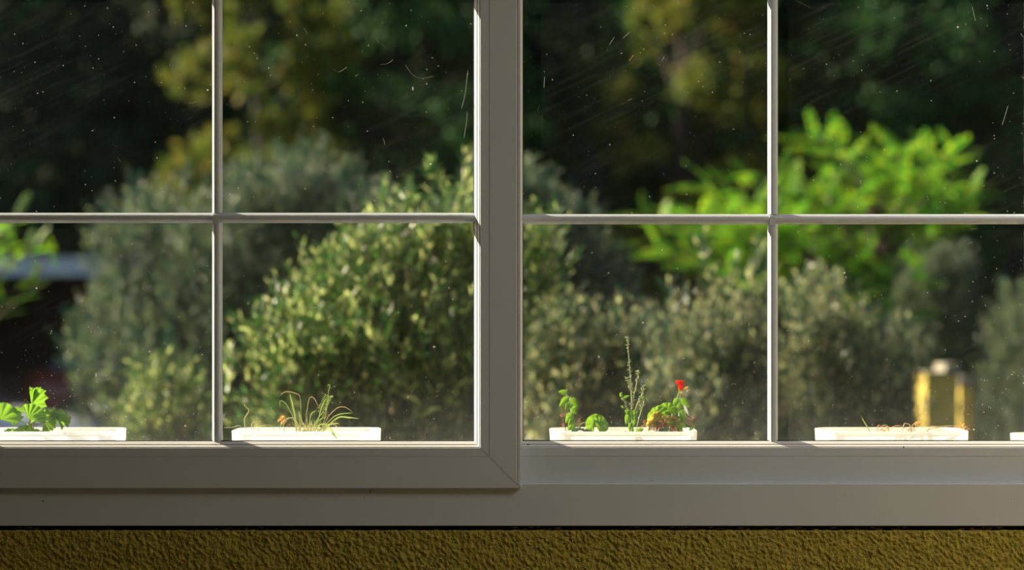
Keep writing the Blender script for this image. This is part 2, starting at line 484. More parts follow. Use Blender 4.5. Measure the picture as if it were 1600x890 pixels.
def sash(name, x0, x1, z0, z1, yo, cols, rows):
    """x0..z1 = outer edges, yo = depth of its front face; cols/rows = muntin positions"""
    r = struct_root(name, loc=(0, yo, 0))
    sh = lambda pr: [(u, y + yo) for u, y in pr]
    for s in ('bottom', 'right', 'left', 'top'):
        m = MB(); frame_side(m, sh(SASH_H if s in ('bottom', 'top') else SASH), x0, x1, z0, z1, s); m.build('sash_rail' if s in ('bottom', 'top') else 'sash_stile', M_pvc, r)
        m = MB(); frame_side(m, sh(BEAD), x0, x1, z0, z1, s, 0); m.build('glazing_bead', M_bead, r)
    m = MB()
    for s in ('bottom', 'right', 'left', 'top'):
        frame_side(m, sh(GASK), x0, x1, z0, z1, s, 0)
    m.build('gasket', M_gasket, r)
    yg = yo + 0.0202
    t = .0800
    gx0, gx1, gz0, gz1 = x0 + t, x1 - t, z0 + t, z1 - t
    # pane: 4 mm sheet seen as one surface
    m = MB(); m.add([(gx0, 0, 0), (gx1, 0, 0), (gx1, 0, gz1 - gz0), (gx0, 0, gz1 - gz0)], [(0, 1, 2, 3)])
    g = m.build('glass_pane', M_glass, r, loc=(0, 0, 0)); g.location = (0, yg - yo, gz0)
    xs_ = [gx0] + cols + [gx1]
    for z in rows:
        m = MB(); muntin(m, (gx0, z), (gx1, z), yg - .0004, True); muntin(m, (gx0, z), (gx1, z), yg + .0004, True, -1, 1.04)
        m.build('muntin', M_pvc, r)
    zs_ = [gz0] + rows + [gz1]
    for x in cols:
        for a, b in zip(zs_[:-1], zs_[1:]):
            ga = .0088 if a in rows else 0; gb = .0088 if b in rows else 0
            m = MB(); muntin(m, (x, a + ga), (x, b - gb), yg - .0004, False); muntin(m, (x, a + ga), (x, b - gb), yg + .0004, False, -1, 1.04)
            m.build('muntin', M_pvc, r)
        for z in rows:     # block shaped after the shadow where the bars cross
            m = MB(); m.box(x - .0070, x + .0036, yg - .0100, yg - .001, z - .0128, z + .0052)
            m.build('crossing_shadow', M_pvc, r)
    return r


sL = D / F; sR = (D + .042) / F
zl = lambda py, Y: ZC - (py - HZ) * (D + Y) / F
xl = lambda px, Y: (px - 800) * (D + Y) / F
w1 = sash('window_1', xl(-536, 0), xl(813.5, 0), zl(762.5, 0), 2.28, 0.0, [xl(-61, .015), xl(339, .015)], [zl(340, .015), zl(-14, .015)])
tag(w1, 'left sliding sash in front, white with a grid of bars')
zr0 = zl(688.5, .06) - .0872
w2 = sash('window_2', xl(816.5, .058) - .0872, 1.655, zr0, 2.28, 0.042, [xl(1208, .057), xl(1610, .057)], [zl(342, .057), zl(-12, .057)])
tag(w2, 'right sliding sash behind the left one, white with a grid of bars')

# fixed frame with its tracks
tr = struct_root('trim_1', 'fixed outer frame under the sliding sashes, greyish white plastic', loc=(0, .012, 0))
m = MB()
zt = zl(756, .012)
prof = [(.012 + .0006, OZ0), (.012, OZ0 + .0006), (.012, zt - .0012), (.0128, zt), (.0195, zt), (.0200, zt + .0028), (.0225, zt + .0036), (.0250, zt + .0036), (.0255, zt + .0062), (.034, zt + .0075), (.034, zt + .010), (.0385, zt + .010), (.0385, OZ0 + .02), (.095, OZ0 + .02), (.095, OZ0)]
# the part behind the left sash sits low enough to clear it
k = len(prof)
xa, xb = OX0, OX1
vs_ = [(xa, y, z) for y, z in prof] + [(xb, y, z) for y, z in prof]
m2 = MB(); zlow = zl(755.5, .012)
lo = [(.0126, OZ0), (.012, OZ0 + .0006), (.012, zlow - .001), (.0128, zlow), (.0340, zlow), (.0340, OZ0 + .02), (.095, OZ0 + .02), (.095, OZ0)]
xm = xl(812, .012)
def prism(mb, pr, a, b):
    k = len(pr)
    mb.add([(a, y, z) for y, z in pr] + [(b, y, z) for y, z in pr],
           [(j, j + k, (j + 1) % k + k, (j + 1) % k) for j in range(k)] + [tuple(range(k)), tuple(range(k, 2 * k))[::-1]])
# one continuous extrusion; its ribs stay behind the left sash's flange
ribs = [(.0126, OZ0), (.012, OZ0 + .0006), (.012, zlow - .001), (.0128, zlow), (.0375, zlow), (.0375, zlow + .0025), (.0385, zlow + .003), (.0408, zlow + .003), (.0414, zlow + .0025), (.0414, OZ0 + .02), (.095, OZ0 + .02), (.095, OZ0)]
prism(m, ribs, OX0, OX1)
m.build('bottom_track', M_pvc, tr)
m = MB(); m.box(OX0, OX0 + .05, .012, .095, OZ0 + .08, OZ1); m.build('side_jamb', M_pvc, tr)
m = MB(); m.box(OX1 - .05, OX1, .012, .095, OZ0 + .08, OZ1); m.build('side_jamb', M_pvc, tr)
m = MB(); m.box(OX0 + .05, OX1 - .05, .012, .095, OZ1 - .05, OZ1); m.build('head_jamb', M_pvc, tr)
# marks on the frame
def blob(mb, px, py, Y, rx, rz, th=.0005, n=9, seed=0):
    rr = random.Random(seed); c = P(px, py, Y); vs_ = [(c[0], Y - th, c[2])]
    for k in range(n):
        a = k / n * 2 * PI; q = rr.uniform(.7, 1.15)
        vs_.append((c[0] + rx * q * math.cos(a), Y, c[2] + rz * q * math.sin(a)))
    mb.add(vs_, [(0, 1 + k, 1 + (k + 1) % n) for k in range(n)])
for i, (px, py, Y, rx, rz, mt, par) in enumerate([
        (825, 694, .0422, .0030, .0012, M_rust, w2), (874, 694.5, .0422, .001, .0007, M_rust, w2), (1412, 698, .0421, .0010, .0028, M_rust, w2),
        (1275, 704, .0421, .0009, .0005, M_rust, w2), (578, 768, .0119, .0014, .0022, M_rust, tr), (580, 765, .0119, .0006, .0018, M_rust, tr), (569.5, 777.5, .0119, .0009, .0009, M_dark, tr),
        (774, 769, .0119, .0009, .0009, M_rust, tr), (1321, 774, .0119, .0006, .0006, M_dark, tr), (1332, 775, .0119, .0005, .0005, M_rust, tr),
        (67, 782, .0119, .0012, .0022, M_dark, tr), (1580, 780, .0119, .0008, .0008, M_rust, tr), (813.5, 745, .0012, .0008, .0008, M_dark, w1), (812, 760.5, .0012, .0010, .0012, M_dark, w1),
        (1018, 750.5, .0118, .0022, .0005, M_dark, tr)]):
    m = MB(); blob(m, px, py, Y, rx, rz, seed=i); m.build('stain', mt, par)

# fibres and scratches on the panes
for par, Yp, items in ((w1, .0195, [[(520, 108), (530, 112), (542, 105)], [(594, 101), (606, 99), (614, 93)], [(633, 101), (645, 117), (660, 122), (677, 119)], [(588, 62), (595, 68), (604, 75)],
                                    [(474, 44), (478, 49), (480, 53)], [(598, 216), (600, 220), (601, 226)], [(731, 110), (727, 145), (721, 170)], [(725, 215), (729, 190), (730, 175)], [(295, 160), (301, 161), (307, 158)],
                                    [(184, 246), (187, 250), (189, 253)], [(176, 225), (180, 228), (184, 229)], [(352, 210), (355, 206)], [(177, 384), (173, 378), (175, 370)], [(555, 119), (560, 116)]]),
                       (w2, .0615, [[(1243, 0), (1256, 7), (1268, 13)], [(1019, 6), (1024, 13)], [(983, 95), (990, 86)], [(1034, 95), (1038, 88)], [(1366, 12), (1377, 13)], [(1519, 10), (1524, 32)],
                                    [(1516, 360), (1521, 357), (1526, 358)], [(1513, 380), (1520, 378)], [(1575, 165), (1570, 182), (1566, 195)], [(851, 120), (850, 137)], [(840, 175), (843, 163)], [(973, 60), (984, 50)],
                                    [(1500, 657), (1504, 644), (1507, 632)], [(952, 70), (960, 58)], [(1595, 52), (1597, 56), (1600, 58)]])):
    m = MB()
    for it in items:
        m.tube(curve([P(a, b, Yp) for a, b in it], 5), .00020, 4)
    tag(m.build('fibre', M_fibre, par), 'white fibres and fine scratches stuck on the glass', kind='stuff')

OCT = np.array([(1, 0, 0), (-1, 0, 0), (0, 1, 0), (0, -1, 0), (0, 0, 1), (0, 0, -1), (.7, -.5, .7), (-.7, -.5, .7), (.7, -.5, -.7), (-.7, -.5, -.7)], float)
OCF = np.array([(3, 6, 7), (3, 8, 6), (3, 9, 8), (3, 7, 9), (4, 7, 6), (0, 6, 8), (5, 8, 9), (1, 9, 7), (2, 4, 6), (2, 7, 4), (2, 6, 0), (2, 0, 8), (2, 8, 5), (2, 5, 9), (2, 9, 1), (2, 1, 7)])
def specks(par, Y, px0, px1, n, seed):
    r = np.random.default_rng(seed)
    a = r.uniform(px0, px1, n); b = r.uniform(-10, 686, n)
    near = r.uniform(size=n) < .5                     # more of them settle low on the pane
    b[near] = 686 - np.abs(r.normal(size=near.sum())) * 70
    pos = np.array([P(x, y, Y) for x, y in zip(a, b)])
    R_ = .00016 + .00065 * r.uniform(size=n) ** 5
    st = np.where(r.uniform(size=n) < .12, 2.6, 1.0)
    M = axes(r.normal(size=(n, 3)) * [1, .1, 1], np.tile([[0, 1., 0]], (n, 1)))
    M = M * np.stack([R_, R_ * st, R_ * .7], -1)[:, None, :]
    m = MB(); m.inst(OCT, OCF, pos, M)
    tag(m.build('dust_speck', M_hair, par), 'pale dust specks on the glass', kind='stuff')
specks(w1, .0195, -40, 740, 2600, 71)
specks(w2, .0615, 817, 1640, 2900, 72)

# outer sill on which the pots stand
SILL = 1.004
m = MB(); m.box(OX0 - .1, OX1 + .1, .096, .50, SILL - .05, SILL)
m.box(OX0 - .1, OX1 + .1, .44, .46, SILL - .08, SILL - .05)
tag(m.build('trim_2', M_stone), kind='structure')

# ------------------------------------------------------------------ outdoors: ground, hill
GZ = -1.0
def terrain(x, y):
    return GZ + (0 if y < 24 else (y - 24) * 0.16) + (0 if y < 32 else (y - 32) * 0.38) + min(1, max(0, (y - 8) / 7)) * .3 + 0.12 * e(Vector((x * .15, y * .15, 0))) * min(1, max(0, (y - 5) / 8))
NX, NY = 70, 70
gx = np.linspace(-70, 70, NX); gy = np.linspace(.12, 90, NY) ** 1.0
V = np.array([[(x, y, terrain(x, y)) for x in gx] for y in gy])
idx = np.arange(NX * NY).reshape(NY, NX)
Fq = np.stack([idx[:-1, :-1], idx[:-1, 1:], idx[1:, 1:], idx[1:, :-1]], -1).reshape(-1, 4)
m = MB(); m.add(V.reshape(-1, 3), Fq)
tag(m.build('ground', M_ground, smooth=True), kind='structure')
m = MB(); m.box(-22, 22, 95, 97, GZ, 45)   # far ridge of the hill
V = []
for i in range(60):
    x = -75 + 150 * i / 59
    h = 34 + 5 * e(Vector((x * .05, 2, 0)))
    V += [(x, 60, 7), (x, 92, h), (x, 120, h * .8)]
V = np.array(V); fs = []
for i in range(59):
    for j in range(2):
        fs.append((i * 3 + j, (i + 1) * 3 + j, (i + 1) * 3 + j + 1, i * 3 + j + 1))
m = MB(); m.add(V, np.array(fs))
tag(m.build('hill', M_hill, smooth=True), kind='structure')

# ------------------------------------------------------------------ foliage generators
LEAF_V = np.array([(0, 0, 0), (.5, .45, .10), (0, .5, 0), (-.5, .45, .10), (0, 1, -.06)], float)
LEAF_F = np.array([(0, 1, 2), (0, 2, 3), (2, 1, 4), (2, 4, 3)])
TWIG_V = np.array([(-.5, 0, -.3), (.5, 0, -.3), (0, 0, .6), (-.25, 1, -.15), (.25, 1, -.15), (0, 1, .3)], float)
TWIG_F = np.array([(0, 1, 4, 3), (1, 2, 5, 4), (2, 0, 3, 5)])


def shoots(leaf_mb, twig_mb, base, dirs, length, pairs, leaf_len, leaf_w, r):
    """opposite pairs of narrow leaves along straight twigs that bow a little"""
    N = len(base)
    bow = nrm(r.normal(size=(N, 3))) * 0.12
    M = axes(dirs, r.normal(size=(N, 3)))
    sc = np.stack([np.full(N, .004), length, np.full(N, .004)], -1)
    twig_mb.inst(TWIG_V, TWIG_F, base, M * sc[:, None, :])
    side0 = M[:, :, 0]; side1 = M[:, :, 2]
    pos, md = [], []
    for k in range(pairs):
        t = (k + .6) / pairs
        p = base + dirs * (length * t)[:, None] + bow * (length * t * t * .6)[:, None]
        s = side0 if k % 2 == 0 else side1
        for sg in (1, -1):
            ang = np.radians(r.uniform(28, 62, N) * (1 - .35 * t))
            ld = nrm(dirs * np.cos(ang)[:, None] + sg * s * np.sin(ang)[:, None] + r.normal(size=(N, 3)) * .12)
            ll = leaf_len * r.uniform(.7, 1.15, N) * (1.0 - .35 * t)
            A = axes(ld, dirs + r.normal(size=(N, 3)) * .5)
            s3 = np.stack([ll * leaf_w, ll, ll * .4], -1)
            pos.append(p); md.append(A * s3[:, None, :])
    leaf_mb.inst(LEAF_V, LEAF_F, np.concatenate(pos), np.concatenate(md))


def olive(name, label, cat, blobs, n, mat, seed, leaf_len=.052, leaf_w=.2, slen=(.18, .36), pairs=9, group=None, sprays=(), Y0=None):
    """blobs: (px, py, Y, radius px wide, radius px high); sprays: (px0,py0,px1,py1,Y) long shoots"""
    r = np.random.default_rng(seed)
    bl = []
    for (px, py, Y, rw, rh) in blobs:
        s = (D + Y) / F; bl.append((P(px, py, Y), np.array([rw * s, (rw + rh) * .5 * s * .9, rh * s])))
    low = min(b[0][2] for b in bl)
    cx = sum(b[0][0] * b[1][0] for b in bl) / sum(b[1][0] for b in bl); cyy = sum(b[0][1] for b in bl) / len(bl)
    root = thing(name, label, cat, (cx, cyy, GZ), group)
    wts = np.array([b[1][0] * b[1][2] for b in bl]); wts /= wts.sum()
    which = r.choice(len(bl), n, p=wts)
    c = np.array([bl[i][0] for i in which]); rad = np.array([bl[i][1] for i in which])
    d = nrm(r.normal(size=(n, 3)) + np.array([0, -.45, .25]))
    u = r.uniform(.25, 1.0, n) ** .6
    base = c + d * rad * u[:, None]
    sd = nrm(d * .5 + np.array([0, 0, .95]) + r.normal(size=(n, 3)) * .32)
    ln = r.uniform(*slen, n)
    base = base - sd * (ln * .6)[:, None]
    lm, tm = MB(), MB()
    shoots(lm, tm, base, sd, ln, pairs, leaf_len, leaf_w, r)
    for (a, b, c2, d2, Y) in sprays:
        p0, p1 = P(a, b, Y), P(c2, d2, Y - .05)
        L = np.linalg.norm(p1 - p0)
        shoots(lm, tm, p0[None], nrm((p1 - p0)[None]), np.array([L]), max(6, int(L / .03)), leaf_len * 1.05, leaf_w, r)
        k = 5
        tt = r.uniform(.15, .7, k)
        sdir = nrm(nrm((p1 - p0)[None]) + r.normal(size=(k, 3)) * .45)
        shoots(lm, tm, p0 + (p1 - p0) * tt[:, None], sdir, np.full(k, L * .38), max(5, int(L * .38 / .03)), leaf_len, leaf_w, r)
    # trunk and boughs
    bm_ = MB(); base_pt = np.array([cx, cyy, GZ - .05]); fork = np.array([cx, cyy, max(GZ + .35, low - .9)])
    bm_.tube(curve([base_pt, (base_pt + fork) / 2 + [.04, .03, 0], fork], 6), np.linspace(.085, .06, 13), 8)
    tk = bm_.build('trunk', M_bark, root, True)
    bm_ = MB()
    for i in range(26):
        j = r.choice(len(bl), p=wts); q = bl[j][0] + nrm(r.normal(size=3) + [0, 0, .5]) * bl[j][1] * .72
        mid = fork * .5 + q * .5 + r.normal(size=3) * .06 + [0, 0, .05]
        cv = curve([fork, mid, q], 6)
        bm_.tube(cv, np.linspace(.028, .004, len(cv)), 5, False)
    bm_.build('branch', M_bark, root, True)
    tm.build('twig', M_twig, root)
    lm.build('foliage', mat, root)
    return root


# ------------------------------------------------------------------ olives
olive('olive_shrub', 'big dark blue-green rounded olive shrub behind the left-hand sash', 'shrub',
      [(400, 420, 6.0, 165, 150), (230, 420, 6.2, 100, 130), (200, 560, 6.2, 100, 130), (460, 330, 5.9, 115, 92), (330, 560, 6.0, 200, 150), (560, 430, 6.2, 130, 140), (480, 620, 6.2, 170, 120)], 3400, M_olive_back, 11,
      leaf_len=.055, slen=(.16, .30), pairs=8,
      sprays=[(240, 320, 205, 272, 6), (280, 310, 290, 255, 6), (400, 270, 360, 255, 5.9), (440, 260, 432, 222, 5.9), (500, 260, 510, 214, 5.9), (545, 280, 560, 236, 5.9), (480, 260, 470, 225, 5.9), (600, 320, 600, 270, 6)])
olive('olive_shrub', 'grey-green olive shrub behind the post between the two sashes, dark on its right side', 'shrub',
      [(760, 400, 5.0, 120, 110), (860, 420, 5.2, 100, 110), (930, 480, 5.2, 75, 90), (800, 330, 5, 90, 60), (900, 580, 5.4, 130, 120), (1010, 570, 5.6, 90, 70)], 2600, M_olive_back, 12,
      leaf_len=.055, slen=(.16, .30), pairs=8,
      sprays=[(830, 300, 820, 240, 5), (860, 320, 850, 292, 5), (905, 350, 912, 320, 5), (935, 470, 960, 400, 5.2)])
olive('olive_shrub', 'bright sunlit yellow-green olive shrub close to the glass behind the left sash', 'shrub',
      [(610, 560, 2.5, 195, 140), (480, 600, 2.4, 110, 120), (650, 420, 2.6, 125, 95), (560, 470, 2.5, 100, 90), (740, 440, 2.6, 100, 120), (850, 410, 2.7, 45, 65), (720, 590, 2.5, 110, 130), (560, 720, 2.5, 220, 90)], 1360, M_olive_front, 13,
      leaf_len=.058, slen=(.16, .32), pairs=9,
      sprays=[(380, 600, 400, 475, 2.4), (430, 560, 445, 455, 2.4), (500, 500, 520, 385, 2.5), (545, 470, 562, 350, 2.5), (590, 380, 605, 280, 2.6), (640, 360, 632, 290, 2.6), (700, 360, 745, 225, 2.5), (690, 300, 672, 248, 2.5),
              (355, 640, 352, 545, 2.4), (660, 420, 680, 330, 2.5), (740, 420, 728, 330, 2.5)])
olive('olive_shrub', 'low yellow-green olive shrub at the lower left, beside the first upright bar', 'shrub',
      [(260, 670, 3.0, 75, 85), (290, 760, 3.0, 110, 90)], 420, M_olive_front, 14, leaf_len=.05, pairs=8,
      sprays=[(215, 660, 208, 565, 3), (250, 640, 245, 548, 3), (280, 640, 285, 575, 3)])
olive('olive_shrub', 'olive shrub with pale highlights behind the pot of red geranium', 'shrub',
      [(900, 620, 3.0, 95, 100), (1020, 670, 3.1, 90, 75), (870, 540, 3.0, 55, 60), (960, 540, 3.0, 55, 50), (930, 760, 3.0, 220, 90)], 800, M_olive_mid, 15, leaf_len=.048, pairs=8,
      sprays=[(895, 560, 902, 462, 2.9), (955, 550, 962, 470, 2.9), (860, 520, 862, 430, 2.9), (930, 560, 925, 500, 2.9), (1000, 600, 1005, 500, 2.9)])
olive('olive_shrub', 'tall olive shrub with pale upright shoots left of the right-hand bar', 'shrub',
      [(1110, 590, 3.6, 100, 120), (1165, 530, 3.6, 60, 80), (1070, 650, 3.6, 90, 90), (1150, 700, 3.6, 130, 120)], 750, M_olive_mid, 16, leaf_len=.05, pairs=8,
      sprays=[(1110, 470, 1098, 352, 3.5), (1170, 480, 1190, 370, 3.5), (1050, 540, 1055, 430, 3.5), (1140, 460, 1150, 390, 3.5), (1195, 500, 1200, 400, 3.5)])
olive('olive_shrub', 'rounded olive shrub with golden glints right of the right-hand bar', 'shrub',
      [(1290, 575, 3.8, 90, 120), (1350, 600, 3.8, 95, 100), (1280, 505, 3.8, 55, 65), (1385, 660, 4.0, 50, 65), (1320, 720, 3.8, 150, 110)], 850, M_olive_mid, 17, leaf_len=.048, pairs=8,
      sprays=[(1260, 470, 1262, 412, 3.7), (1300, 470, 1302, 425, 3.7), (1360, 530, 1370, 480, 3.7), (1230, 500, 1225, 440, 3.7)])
olive('olive_shrub', 'shaded grey-green olive shrub behind the two ochre reflection pillars', 'shrub',
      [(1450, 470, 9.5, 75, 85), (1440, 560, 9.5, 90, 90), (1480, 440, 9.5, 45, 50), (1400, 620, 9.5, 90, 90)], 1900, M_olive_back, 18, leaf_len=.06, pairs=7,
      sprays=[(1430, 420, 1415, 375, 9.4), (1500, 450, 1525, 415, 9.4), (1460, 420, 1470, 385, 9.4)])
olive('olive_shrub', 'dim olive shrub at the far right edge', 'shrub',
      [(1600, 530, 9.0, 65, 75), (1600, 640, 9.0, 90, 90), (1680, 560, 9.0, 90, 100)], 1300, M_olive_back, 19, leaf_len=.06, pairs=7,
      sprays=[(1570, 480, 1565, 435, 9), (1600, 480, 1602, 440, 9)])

# ------------------------------------------------------------------ compound-leaved trees
def frond_template():
    vs_, fs = [], []
    n = 8
    def leaflet(p, d, L, W):
        d = np.array(d, float); d /= np.linalg.norm(d); s = np.array([d[1], -d[0], 0]); b = len(vs_)
        for (t, q, zz) in ((0, 0, 0), (.3, .42, .0), (.3, -.42, .0), (.7, .45, -.03), (.7, -.45, -.03), (1, 0, -.08)):
            vs_.append(p + d * L * t + s * W * q + np.array([0, 0, zz * L]))
        fs.extend([(b, b + 1, b + 3, b + 4), (b, b + 4, b + 2, b), ]) if False else fs.extend([(b, b + 1, b + 2, b + 2), (b + 1, b + 3, b + 4, b + 2), (b + 3, b + 5, b + 4, b + 4)])
    for k in range(n):
        t = .18 + .74 * k / (n - 1); p = np.array([0, t, -.28 * t * t])
        L = .19 * (1 - .35 * abs(t - .5))
        for sg in (1, -1):
            leaflet(p, (sg, .35, 0), L, L * .52)
    leaflet(np.array([0, .94, -.26]), (0, 1, 0), .16, .09)
    return np.array(vs_), fs
FV, FFq = frond_template()
FT = []
for q in FFq:
    q = list(dict.fromkeys(q))
    if len(q) == 3: FT.append(tuple(q))
    else: FT += [(q[0], q[1], q[2]), (q[0], q[2], q[3])]
FT = np.array(FT)


def locust(name, label, trunk_pts, tips, nfill, fill, Y, seed, flen=(.16, .25), ctr=(1290, 350)):
    r = np.random.default_rng(seed)
    tp = [P(*q) for q in trunk_pts]
    root = thing(name, label, 'tree', (tp[0][0], tp[0][1], GZ))
    tp = [np.array([tp[0][0], tp[0][1], GZ - .1])] + tp
    bm_ = MB(); cv = curve(tp, 8); bm_.tube(cv, np.linspace(.07, .02, len(cv)), 8); bm_.build('trunk', M_bark, root, True)
    fm, br, rc = MB(), MB(), MB()
    allt = [(P(ctr[0] + (a - ctr[0]) * .93, ctr[1] + (b - ctr[1]) * .9 + 8, Y + r.uniform(-.5, .4))) for a, b in tips]
    for _ in range(nfill):
        a, b, rw, rh = fill[r.integers(len(fill))]
        th, q = r.uniform(0, 2 * PI), math.sqrt(r.uniform())
        allt.append(P(a + rw * q * math.cos(th), b + rh * q * math.sin(th), Y + r.uniform(-.7, .8)))
    pos, mats = [], []
    for q in allt:
        k = np.argmin(np.linalg.norm(cv - (q - [0, 0, .35]), axis=1)); s = cv[max(k - 3, 2)]
        mid = (s + q) / 2 + [0, 0, .1]
        c2 = curve([s, mid, q], 8)
        br.tube(c2, np.linspace(.016, .003, len(c2)), 5, False)
        nf = 10
        for j in range(nf):
            t = .45 + .55 * j / (nf - 1); p = c2[int(t * (len(c2) - 1))]
            tan = nrm((c2[-1] - mid)[None])[0]
            ang = j * 2.4 + r.uniform(-.4, .4)
            side = np.array([math.cos(ang), math.sin(ang), .25])
            d = nrm((side + tan * (.3 + .9 * t))[None])[0]
            L = r.uniform(*flen)
            A = axes(d[None], np.array([[0, 0, 1.]]) + r.normal(size=(1, 3)) * .25)[0]
            pos.append(p); mats.append(A * L)
    fm.inst(FV, FT, np.array(pos), np.array(mats))
    br.build('branch', M_bark, root, True)
    rc_v = np.array([(-.006, 0, 0), (.006, 0, 0), (.004, .5, -.07), (-.004, .5, -.07), (.002, .95, -.25), (-.002, .95, -.25)])
    rc.inst(rc_v, np.array([(0, 1, 2, 3), (3, 2, 4, 5)]), np.array(pos), np.array(mats))
    tag(rc.build('leaf_stalk', M_twig, root), kind='stuff')
    fm.build('foliage', M_locust, root)
    return root


locust('locust_tree', 'bright green compound-leaved tree glowing against the dark woods at right', [(1370, 600, 8), (1372, 470, 8), (1375, 380, 8), (1362, 300, 8)],
       [(1275, 185), (1290, 215), (1320, 255), (1265, 200), (1500, 220), (1470, 240), (1420, 215), (1390, 225), (1400, 260), (1150, 255), (970, 335), (990, 330), (1030, 315), (985, 380), (1025, 400), (1070, 420), (1120, 285), (1080, 275), (1085, 310), (1040, 335), (1000, 340), (1010, 375), (1050, 390), (1090, 405),
        (1130, 330), (1170, 300), (1240, 285), (1330, 300), (1360, 265), (1440, 290), (1490, 300), (1540, 290), (1530, 330), (1480, 350), (1420, 350), (1280, 330), (1210, 320), (1180, 360), (1250, 380)],
       62, [(1290, 400, 190, 80), (1180, 340, 110, 50), (1420, 320, 95, 60), (1110, 380, 70, 45), (1330, 435, 120, 45)], 8.0, 31)
locust('locust_tree', 'green leafy boughs hanging in front of the carport at the left edge', [(-160, 560, 8), (-170, 430, 8), (-150, 330, 8), (-130, 280, 8)],
       [(30, 325), (15, 345), (60, 375), (95, 390), (50, 380), (-20, 350), (-40, 380), (-60, 330), (20, 370), (95, 420)], 5, [(-120, 360, 80, 60)], 8.0, 32, (.12, .18), (-20, 400))

# ------------------------------------------------------------------ woods on the slope
def crown_mesh(name, mat, seed, h, rw, leaf=.16, clumps=150, per=90):
    r = np.random.default_rng(seed); lm = MB()
    n = clumps
    d = nrm(r.normal(size=(n, 3))); u = r.uniform(.35, 1, n) ** .6
    cz = d[:, 2] * u
    wd = np.where(cz > 0, 1 - .45 * cz, 1.0)
    cc = np.stack([d[:, 0] * u * rw * wd, d[:, 1] * u * rw * wd, h * (.56 + .42 * cz)], -1)
    cr = r.uniform(.10, .2, n) * rw * 1.3
    N = n * per
    p = np.repeat(cc, per, 0) + nrm(r.normal(size=(N, 3))) * (np.repeat(cr, per) * r.uniform(.3, 1, N))[:, None] * [1, 1, .75]
    A = axes(r.normal(size=(N, 3)) + [0, 0, -.5], r.normal(size=(N, 3)))
    ll = leaf * r.uniform(.7, 1.5, N)
    s3 = np.stack([ll * .6, ll, ll * .4], -1)
    lm.inst(LEAF_V, LEAF_F, p, A * s3[:, None, :])
    return lm.build(name, mat, None, loc=(0, 0, 0)), cc


protos = {}
for key, mt, sd, h, rw, cat_ in (('dark', M_forest, 41, 10, 3.3, 0), ('green', M_forest_mid, 42, 9, 3.0, 0), ('yellow', M_forest_yel, 43, 8.5, 1.5, 0)):
    root = thing('forest_tree', 'x', 'tree')
    fo, cc = crown_mesh('foliage', mt, sd, h, rw, clumps=150 if key != 'yellow' else 70)
    fo.parent = root
    tb = MB(); cv = curve([(0, 0, -.3), (.1, .05, h * .3), (0, 0, h * .85)], 6); tb.tube(cv, np.linspace(.22, .05, len(cv)), 8)
    t_ = tb.build('trunk', M_fbark, root, True, loc=(0, 0, 0))
    bb = MB(); r = np.random.default_rng(sd)
    for q in cc[::5]:
        s = np.array([0, 0, max(h * .25, q[2] - 1.4)])
        cv = curve([s, (s + q) / 2 + [0, 0, .2], q], 4); bb.tube(cv, np.linspace(.07, .02, len(cv)), 4, False)
    b_ = bb.build('branch', M_fbark, root, True, loc=(0, 0, 0))
    protos[key] = [root, [fo, t_, b_], False]


def plant(key, px, Y, s, rz, label, group=None):
    root, parts, used = protos[key]
    if not used:
        o = root; protos[key][2] = True
    else:
        o = root.copy(); C.objects.link(o)
        for c in parts:
            q = c.copy(); C.objects.link(q); q.parent = o
    x = (px - 800) * (D + Y) / F
    o.location = (x, Y, terrain(x, Y) - .1); o.rotation_euler = (0, 0, rz); o.scale = (s, s, s)
    o['label'] = label
    if group: o['group'] = group
    return o


GB = 'dark trees packed on the slope'
Ldk = 'woodland tree with shade put into its dark green leaf colour, one of many merging on the slope'
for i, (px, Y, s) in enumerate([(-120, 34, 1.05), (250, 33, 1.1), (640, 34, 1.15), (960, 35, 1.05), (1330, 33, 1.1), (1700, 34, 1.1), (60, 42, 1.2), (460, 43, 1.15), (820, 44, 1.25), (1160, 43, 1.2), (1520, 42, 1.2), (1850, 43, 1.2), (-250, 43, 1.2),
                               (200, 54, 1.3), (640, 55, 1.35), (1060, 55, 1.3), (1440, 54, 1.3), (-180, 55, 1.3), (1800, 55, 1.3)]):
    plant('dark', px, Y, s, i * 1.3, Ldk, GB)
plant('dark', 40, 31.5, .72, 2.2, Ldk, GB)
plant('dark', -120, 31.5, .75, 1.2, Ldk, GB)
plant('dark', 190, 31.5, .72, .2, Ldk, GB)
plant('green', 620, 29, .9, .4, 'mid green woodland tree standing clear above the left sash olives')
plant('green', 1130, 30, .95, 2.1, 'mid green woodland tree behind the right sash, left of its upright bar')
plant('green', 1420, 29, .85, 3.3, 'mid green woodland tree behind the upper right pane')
plant('yellow', 400, 27, 1.1, .3, 'yellow tree high behind the left sash near its upright bar')
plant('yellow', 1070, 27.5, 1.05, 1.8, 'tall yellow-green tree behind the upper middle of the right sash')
plant('yellow', 1180, 28.5, .8, 4.0, 'smaller yellow-green tree right beside the upright bar of the right sash')

